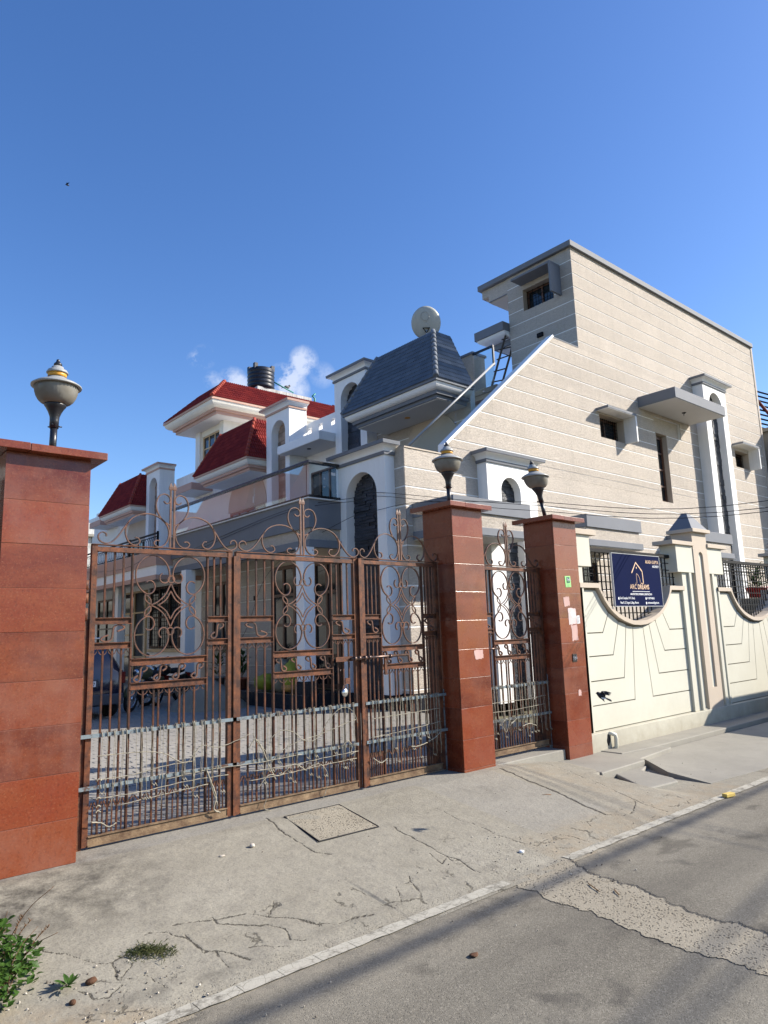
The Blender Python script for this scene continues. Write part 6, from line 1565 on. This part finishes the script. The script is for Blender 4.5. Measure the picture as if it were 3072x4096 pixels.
def potted(c, label, potm='terracotta', r=.17, h=.26, n=26, ls=1.0, up=.5):
    P_ = thing('potted_plant', label, 'potted plant', c)
    MB().lathe([(r*.7, 0), (r, h*.85), (r*1.1, h*.85), (r*1.1, h), (r*.95, h), (r*.9, h*.9)], c, 20).build('pot', potm, P_)
    rr = random.Random(int(c[0]*100+c[1]*10))
    for i in range(n):
        a = rr.random()*2*PI; e_ = rr.uniform(.1, 1.2); hh = h+rr.random()*up
        p = (c[0]+math.cos(a)*.04, c[1]+math.sin(a)*.04, c[2]+hh)
        inst('leaf', LMd, P_, p, (rr.uniform(.2, 1.1), rr.uniform(-.3, .3), a), (ls, ls*rr.uniform(.8, 1.5), ls))
    MB().tube([(c[0], c[1], c[2]+h*.8), (c[0]+.03, c[1], c[2]+h+up*.9)], .012, 5).build('stem', 'stem_brown', P_)
potted((9.0, 17.35, .30), 'leafy potted plant at the porch wall, left of the others', 'cement'); potted((9.05, 16.75, .30), 'tall potted plant in the middle of the porch row', 'terracotta', up=.85); potted((9.05, 16.2, .30), 'potted plant in an orange pot nearest the sacks', 'terracotta', up=.6)
potted((21.95, 8.6, 2.22), 'plant in a bright red pot on a ledge behind the right grille', 'pot_red', r=.28, h=.3, n=40, ls=1.3)
tag(MB().box(21.5, 22.5, 8.3, 8.9, -.1, 2.2).build('yard_plinth', 'cement'), 'plastered plinth under the red flower pot', 'plinth')
# manhole cover
mh = [(3.60, 5.68), (4.21, 5.67), (4.15, 5.01), (3.52, 5.03)]
zc_ = [hground(*p)+.004 for p in mh]
fr_ = MB(); 
for (a, b, za, zb_) in zip(mh, mh[1:]+mh[:1], zc_, zc_[1:]+zc_[:1]):
    fr_.tube([(a[0], a[1], za-.001), (b[0], b[1], zb_-.001)], .0055, 4, sm=False)
MC = thing('manhole_cover', 'square concrete manhole cover with a thin iron rim in the apron', 'manhole cover', (3.87, 5.35, -.05))
fr_.build('rim', 'mortar_black', MC)
MB().add([(p[0], p[1], z+.0005) for p, z in zip(inset(mh, .012), [hground(*q)+.004 for q in inset(mh, .012)])], [(0, 1, 2, 3)]).build('slab', 'exposed_aggregate', MC)
# pebbles, litter
rp_ = random.Random(5)
pbs = [bpy.data.meshes.new('p') for _ in range(3)]
for i in range(3):
    o = MB().ico((0, 0, 0), 1, 1, (1, .8, .6), .5, sm=False).build('pebble', ('pebble', 'pebble_dark', 'pebble')[i]); pbs[i] = o.data; bpy.data.objects.remove(o)
def pebble(x, y, s, k, lab=None):
    z = hground(x, y) if y > 3.6 else -.25
    return inst('pebble', pbs[k], PBR, (x, y, z+s*.35), (rp_.random()*6, rp_.random()*6, rp_.random()*6), (s, s, s))
PBR = thing('loose_stones', 'loose pebbles scattered over the apron and road edge', 'pebbles', (4, 4, -.2), None)
for i in range(120): pebble(rp_.uniform(1.0, 1.9), rp_.uniform(3.7, 4.3) , rp_.choice([.004, .006, .009]), rp_.randrange(3))
for i in range(90): pebble(rp_.uniform(4.3, 5.3), rp_.uniform(3.1, 4.4), rp_.choice([.004, .006, .008]), rp_.randrange(3))
for i in range(80): pebble(rp_.uniform(1.5, 9), rp_.uniform(2.9, 5.3), rp_.choice([.004, .006]), rp_.randrange(3))
def single(name, x, y, s, mat, label, cat, sc=(1, 1, .7)):
    z = hground(x, y) if y > 3.6 else -.25
    o = MB().ico((x, y, z+s*sc[2]*.8), s, 2, sc, .3).build(name, mat); tag(o, label, cat); return o
single('pebble', 3.02, 5.24, .022, 'pebble', 'pale round pebble left of the manhole cover', 'pebble'); single('pebble', 2.74, 5.21, .016, 'pebble', 'flat pale pebble further left on the apron', 'pebble', (1.6, 1, .4))
single('seed_pod', 1.42, 4.15, .022, 'seed_brown', 'dry brown seed pod by the weeds, upper one', 'seed pod', (1.4, 1, .8)); single('seed_pod', 1.29, 4.03, .018, 'seed_brown', 'dry brown seed pod by the weeds, nearer the bottom', 'seed pod')
tag(MB().lathe([(.022, 0), (.022, .014), (.016, .018)], (4.77, 3.94, hground(4.77, 3.94)), 16).build('bottle_cap', 'cap_white'), 'white bottle cap lying where the trench patch meets the apron', 'bottle cap')
yl = MB().box(-.07, .07, -.03, .03, 0, .035); yl.v = [(7.8+x*.98+y*.2, 3.59-x*.2+y*.98, -.246+z) for x, y, z in yl.v]; tag(yl.build('litter_block', 'yellow_litter', bevel=.004), 'small yellow block lying on the far part of the white line', 'litter')
for (a, b, lb_) in (((4.60, 3.20), (4.52, 3.06), 'reddish twig lying on the trench patch'), ((4.62, 3.0), (4.56, 2.93), 'short twig just below the reddish one'), ((6.22, 4.70), (6.14, 4.76), 'thin pale twig on the smooth part of the apron')):
    z = (hground(*a) if a[1] > 3.6 else -.25)+.006; tag(MB().tube([(*a, z), ((a[0]+b[0])/2, (a[1]+b[1])/2+.006, z+.003), (*b, z)], .004, 5).build('twig', 'stick'), lb_, 'twig')
tag(MB().ico((3.19, 3.03, -.245), .022, 2, (1.6, 1, .25), .5).build('moss_clump', 'seed_brown'), 'small dry clump of moss on the asphalt', 'moss')
# weeds
BS = thing('leafy_weed', 'bright green leafy weed growing at the bottom left corner', 'weed', (.95, 4.35, -.17))
rr = random.Random(11); nl = 0
stems = MB()
for i in range(60):
    a = rr.uniform(0, 2*PI); R0 = rr.uniform(.05, .30); bx_, by_ = .98+rr.uniform(-.12, .1), 4.42+rr.uniform(-.15, .3)
    tip = (bx_+math.cos(a)*R0, by_+math.sin(a)*R0*.8, -.18+rr.uniform(.06, .26)+(.15 if by_ > 4.55 else 0))
    base = (bx_, by_, -.18); mid = ((bx_+tip[0])/2, (by_+tip[1])/2, tip[2]*.6-.07+.03); P = crom([base, mid, tip], 4); stems.tube(P, .003, 4, r2=.0015)
    for k, p in enumerate(P[2:]):
        for q in range(3 if nl < 285 else 0):
            nl += 1
            if nl > 292: continue
            inst('leaf', LMg, BS, (p[0]+rr.uniform(-.012, .012), p[1]+rr.uniform(-.012, .012), p[2]+rr.uniform(-.01, .01)), (rr.uniform(-.5, .6), rr.uniform(-.5, .5), rr.random()*6.28), (rr.uniform(.8, 1.35),)*3)
stems.build('stem', 'stem_brown', BS)
lf = MB()
for i in range(1300):
    a = rr.uniform(0, 2*PI); R0 = .36*math.sqrt(rr.random()); x = .93+math.cos(a)*R0*.85; y = 4.50+math.sin(a)*R0*1.1; z = -.19+rr.random()**.7*(.33-R0*.5)
    s = rr.uniform(.7, 1.2)*.045; e = Matrix.Rotation(rr.random()*6.28, 3, 'Z') @ Matrix.Rotation(rr.uniform(-.7, .7), 3, 'X') @ Matrix.Rotation(rr.uniform(-.6, .6), 3, 'Y')
    lf.add([tuple(Vector((x, y, z))+e @ Vector(v)*s) for v in ((0, 0, 0), (-.36, .4, .05), (0, .45, -.03), (.36, .4, .05), (0, 1, -.12))], [(0, 2, 1), (0, 3, 2), (1, 2, 4), (2, 3, 4)])
lf.build('foliage', 'leaf_green', BS, recalc=False, kind='stuff')
for (x0, y0, x1, y1, z1) in ((1.1, 4.5, 1.24, 4.62, .05), (1.16, 4.42, 1.30, 4.50, .03), (1.12, 4.55, 1.2, 4.66, .07), (.86, 4.7, .9, 4.8, .25), (.8, 4.6, .84, 4.62, .22)):
    m = MB(); P = crom([(x0, y0, -.05), ((x0+x1)/2, (y0+y1)/2, z1-.03), (x1, y1, z1)], 5); m.tube(P, .003, 5, r2=.001)
    for k in range(14):
        p = Vector(P[int(len(P)*.35+k*len(P)*.6/14)]); a = rr.random()*6.28; m.tube([tuple(p), tuple(p+Vector((math.cos(a)*.012, math.sin(a)*.012, .018)))], .003, 4, r2=.0008)
    m.build('seed_spike', 'stem_brown', BS)
GT = MB()
for i in range(750):
    u = rr.random(); x = 1.70+.17*u+rr.gauss(0, .03); y = 4.30-.16*u+rr.gauss(0, .035)+(.05 if u > .3 else 0); z = hground(x, y); h = rr.uniform(.006, .026); a = rr.random()*6.28; l = rr.uniform(.6, 1.8)*h
    GT.add([(x-.0018*math.sin(a), y+.0018*math.cos(a), z), (x+.0018*math.sin(a), y-.0018*math.cos(a), z), (x+math.cos(a)*l*.5, y+math.sin(a)*l*.5, z+h*.8), (x+math.cos(a)*l, y+math.sin(a)*l, z+h)], [(0, 1, 2), (1, 3, 2)])
tag(GT.build('grass_tuft', 'grass_green', recalc=False), 'tuft of short grass growing from the cracks in the apron', 'grass', kind='stuff')
SW = thing('small_weed', 'small sprawling weed between the leafy weed and the seed pods', 'weed', (1.3, 4.17, hground(1.3, 4.17)))
for i in range(11):
    a = i*.6+rr.random()*.4; inst('leaf', LMg, SW, (1.3+math.cos(a)*.012, 4.17+math.sin(a)*.012, hground(1.3, 4.17)+.02), (rr.uniform(.1, .7), 0, a), (.7, 1.5, .8))
# ------------------------------------------------------------------ flying birds
BD = thing('flying_bird', 'black and white bird flying past the cream wall with wings spread', 'bird', (5.86, 3.77, .90))
bc = Vector((5.86, 3.77, .945))
# built in the plane seen from the street: x' to the right along (0.76,-0.65), z up
ex_ = Vector((.80, -.60, 0)); ey_ = Vector((.60, .80, 0)); ez_ = Vector((0, 0, 1))
def bp(u, v, w=0): return tuple(bc+ex_*u*.95+ez_*v*.95+ey_*w)
K = 6.05/2790*150/1659  # image pixel to metres
def I(x, y, w=0): return bp((x-640)*K, (640-y)*K, w)
m = MB(); body = [((355, 525), .0045), ((400, 518), .013), ((440, 535), .017), ((500, 580), .021), ((580, 640), .027), ((660, 690), .026), ((740, 735), .017), ((800, 760), .009)]
P = [Vector(I(*p)) for p, _ in body]
vs = []; fs = []
for i, (p, (_, r)) in enumerate(zip(P, body)):
    d = (P[min(i+1, len(P)-1)]-P[max(i-1, 0)]).normalized(); u = d.cross(ey_).normalized(); w_ = d.cross(u)
    for k in range(12): t = 2*PI*k/12; vs.append(tuple(p+u*math.cos(t)*r+w_*math.sin(t)*r*.9))
for i in range(len(P)-1):
    for k in range(12): fs.append((i*12+k, i*12+(k+1) % 12, (i+1)*12+(k+1) % 12, (i+1)*12+k))
fs += [tuple(range(11, -1, -1)), tuple(range((len(P)-1)*12, len(P)*12))]
m.add(vs, fs, True); m.build('body', 'bird_black', BD)
MB().tube([I(362, 524), I(310, 518)], .0035, 6, r2=.0006).build('beak', 'bird_black', BD)
def plate_(pts, mat, name, th=.0025, w0=0, w1=0, ws=None):
    n = len(pts); ws = ws or [0]*n
    A = [I(p[0], p[1], w) for p, w in zip(pts, ws)]; B_ = [tuple(Vector(a)+ey_*th) for a in A]
    MB().add(A+B_, [tuple(range(n)), tuple(range(2*n-1, n-1, -1))]+[(i, (i+1) % n, n+(i+1) % n, n+i) for i in range(n)]).build(name, mat, BD)
plate_([(530, 540), (565, 420), (610, 398), (660, 430), (740, 560), (790, 640), (760, 700), (600, 650)], 'bird_black', 'near_wing', ws=[-.01, -.03, -.04, -.04, -.03, -.02, -.015, -.01])
for k, (tx, ty) in enumerate(((985, 487), (965, 515), (945, 550), (925, 590), (870, 600))):
    plate_([(600+18*k, 400+38*k), (760+6*k, 405+36*k), (tx, ty), (tx-30, ty+12), (640+22*k, 430+40*k)], ('bird_black', 'bird_grey')[k % 2], 'flight_feather', .0012, ws=[-.04, -.05, -.075, -.075, -.04])
plate_([(600, 405), (640, 425), (760, 560), (790, 610), (760, 600), (690, 520)], 'bird_white', 'wing_bar', .001, ws=[-.043, -.045, -.036, -.03, -.034, -.042])
plate_([(540, 715), (660, 735), (815, 765), (760, 800), (640, 790), (570, 760)], 'bird_white', 'belly_patch', .001, ws=[-.022]*6)
plate_([(780, 720), (860, 755), (1050, 835), (1105, 885), (1108, 950), (1080, 950), (930, 880), (790, 790)], 'bird_grey', 'tail', .004)
for k, (tx, ty) in enumerate(((870, 1003), (850, 945), (845, 905))):
    plate_([(545, 735), (640+20*k, 780), (740+15*k, 800), (tx, ty), (720+10*k, 880-10*k)], 'bird_grey', 'far_wing', .0015, ws=[.02, .03, .035, .05, .04])
fb = MB(); q = Vector((15.6, 58.2, 40.3)); fb.ico(tuple(q), .12, 1, (1.6, .7, .5)); fb.add([tuple(q), tuple(q+Vector((.15, -.1, .25))), tuple(q+Vector((-.1, .1, .22)))], [(0, 1, 2)])
tag(fb.build('distant_bird', 'bird_black'), 'tiny dark bird high in the empty sky at the left', 'bird')
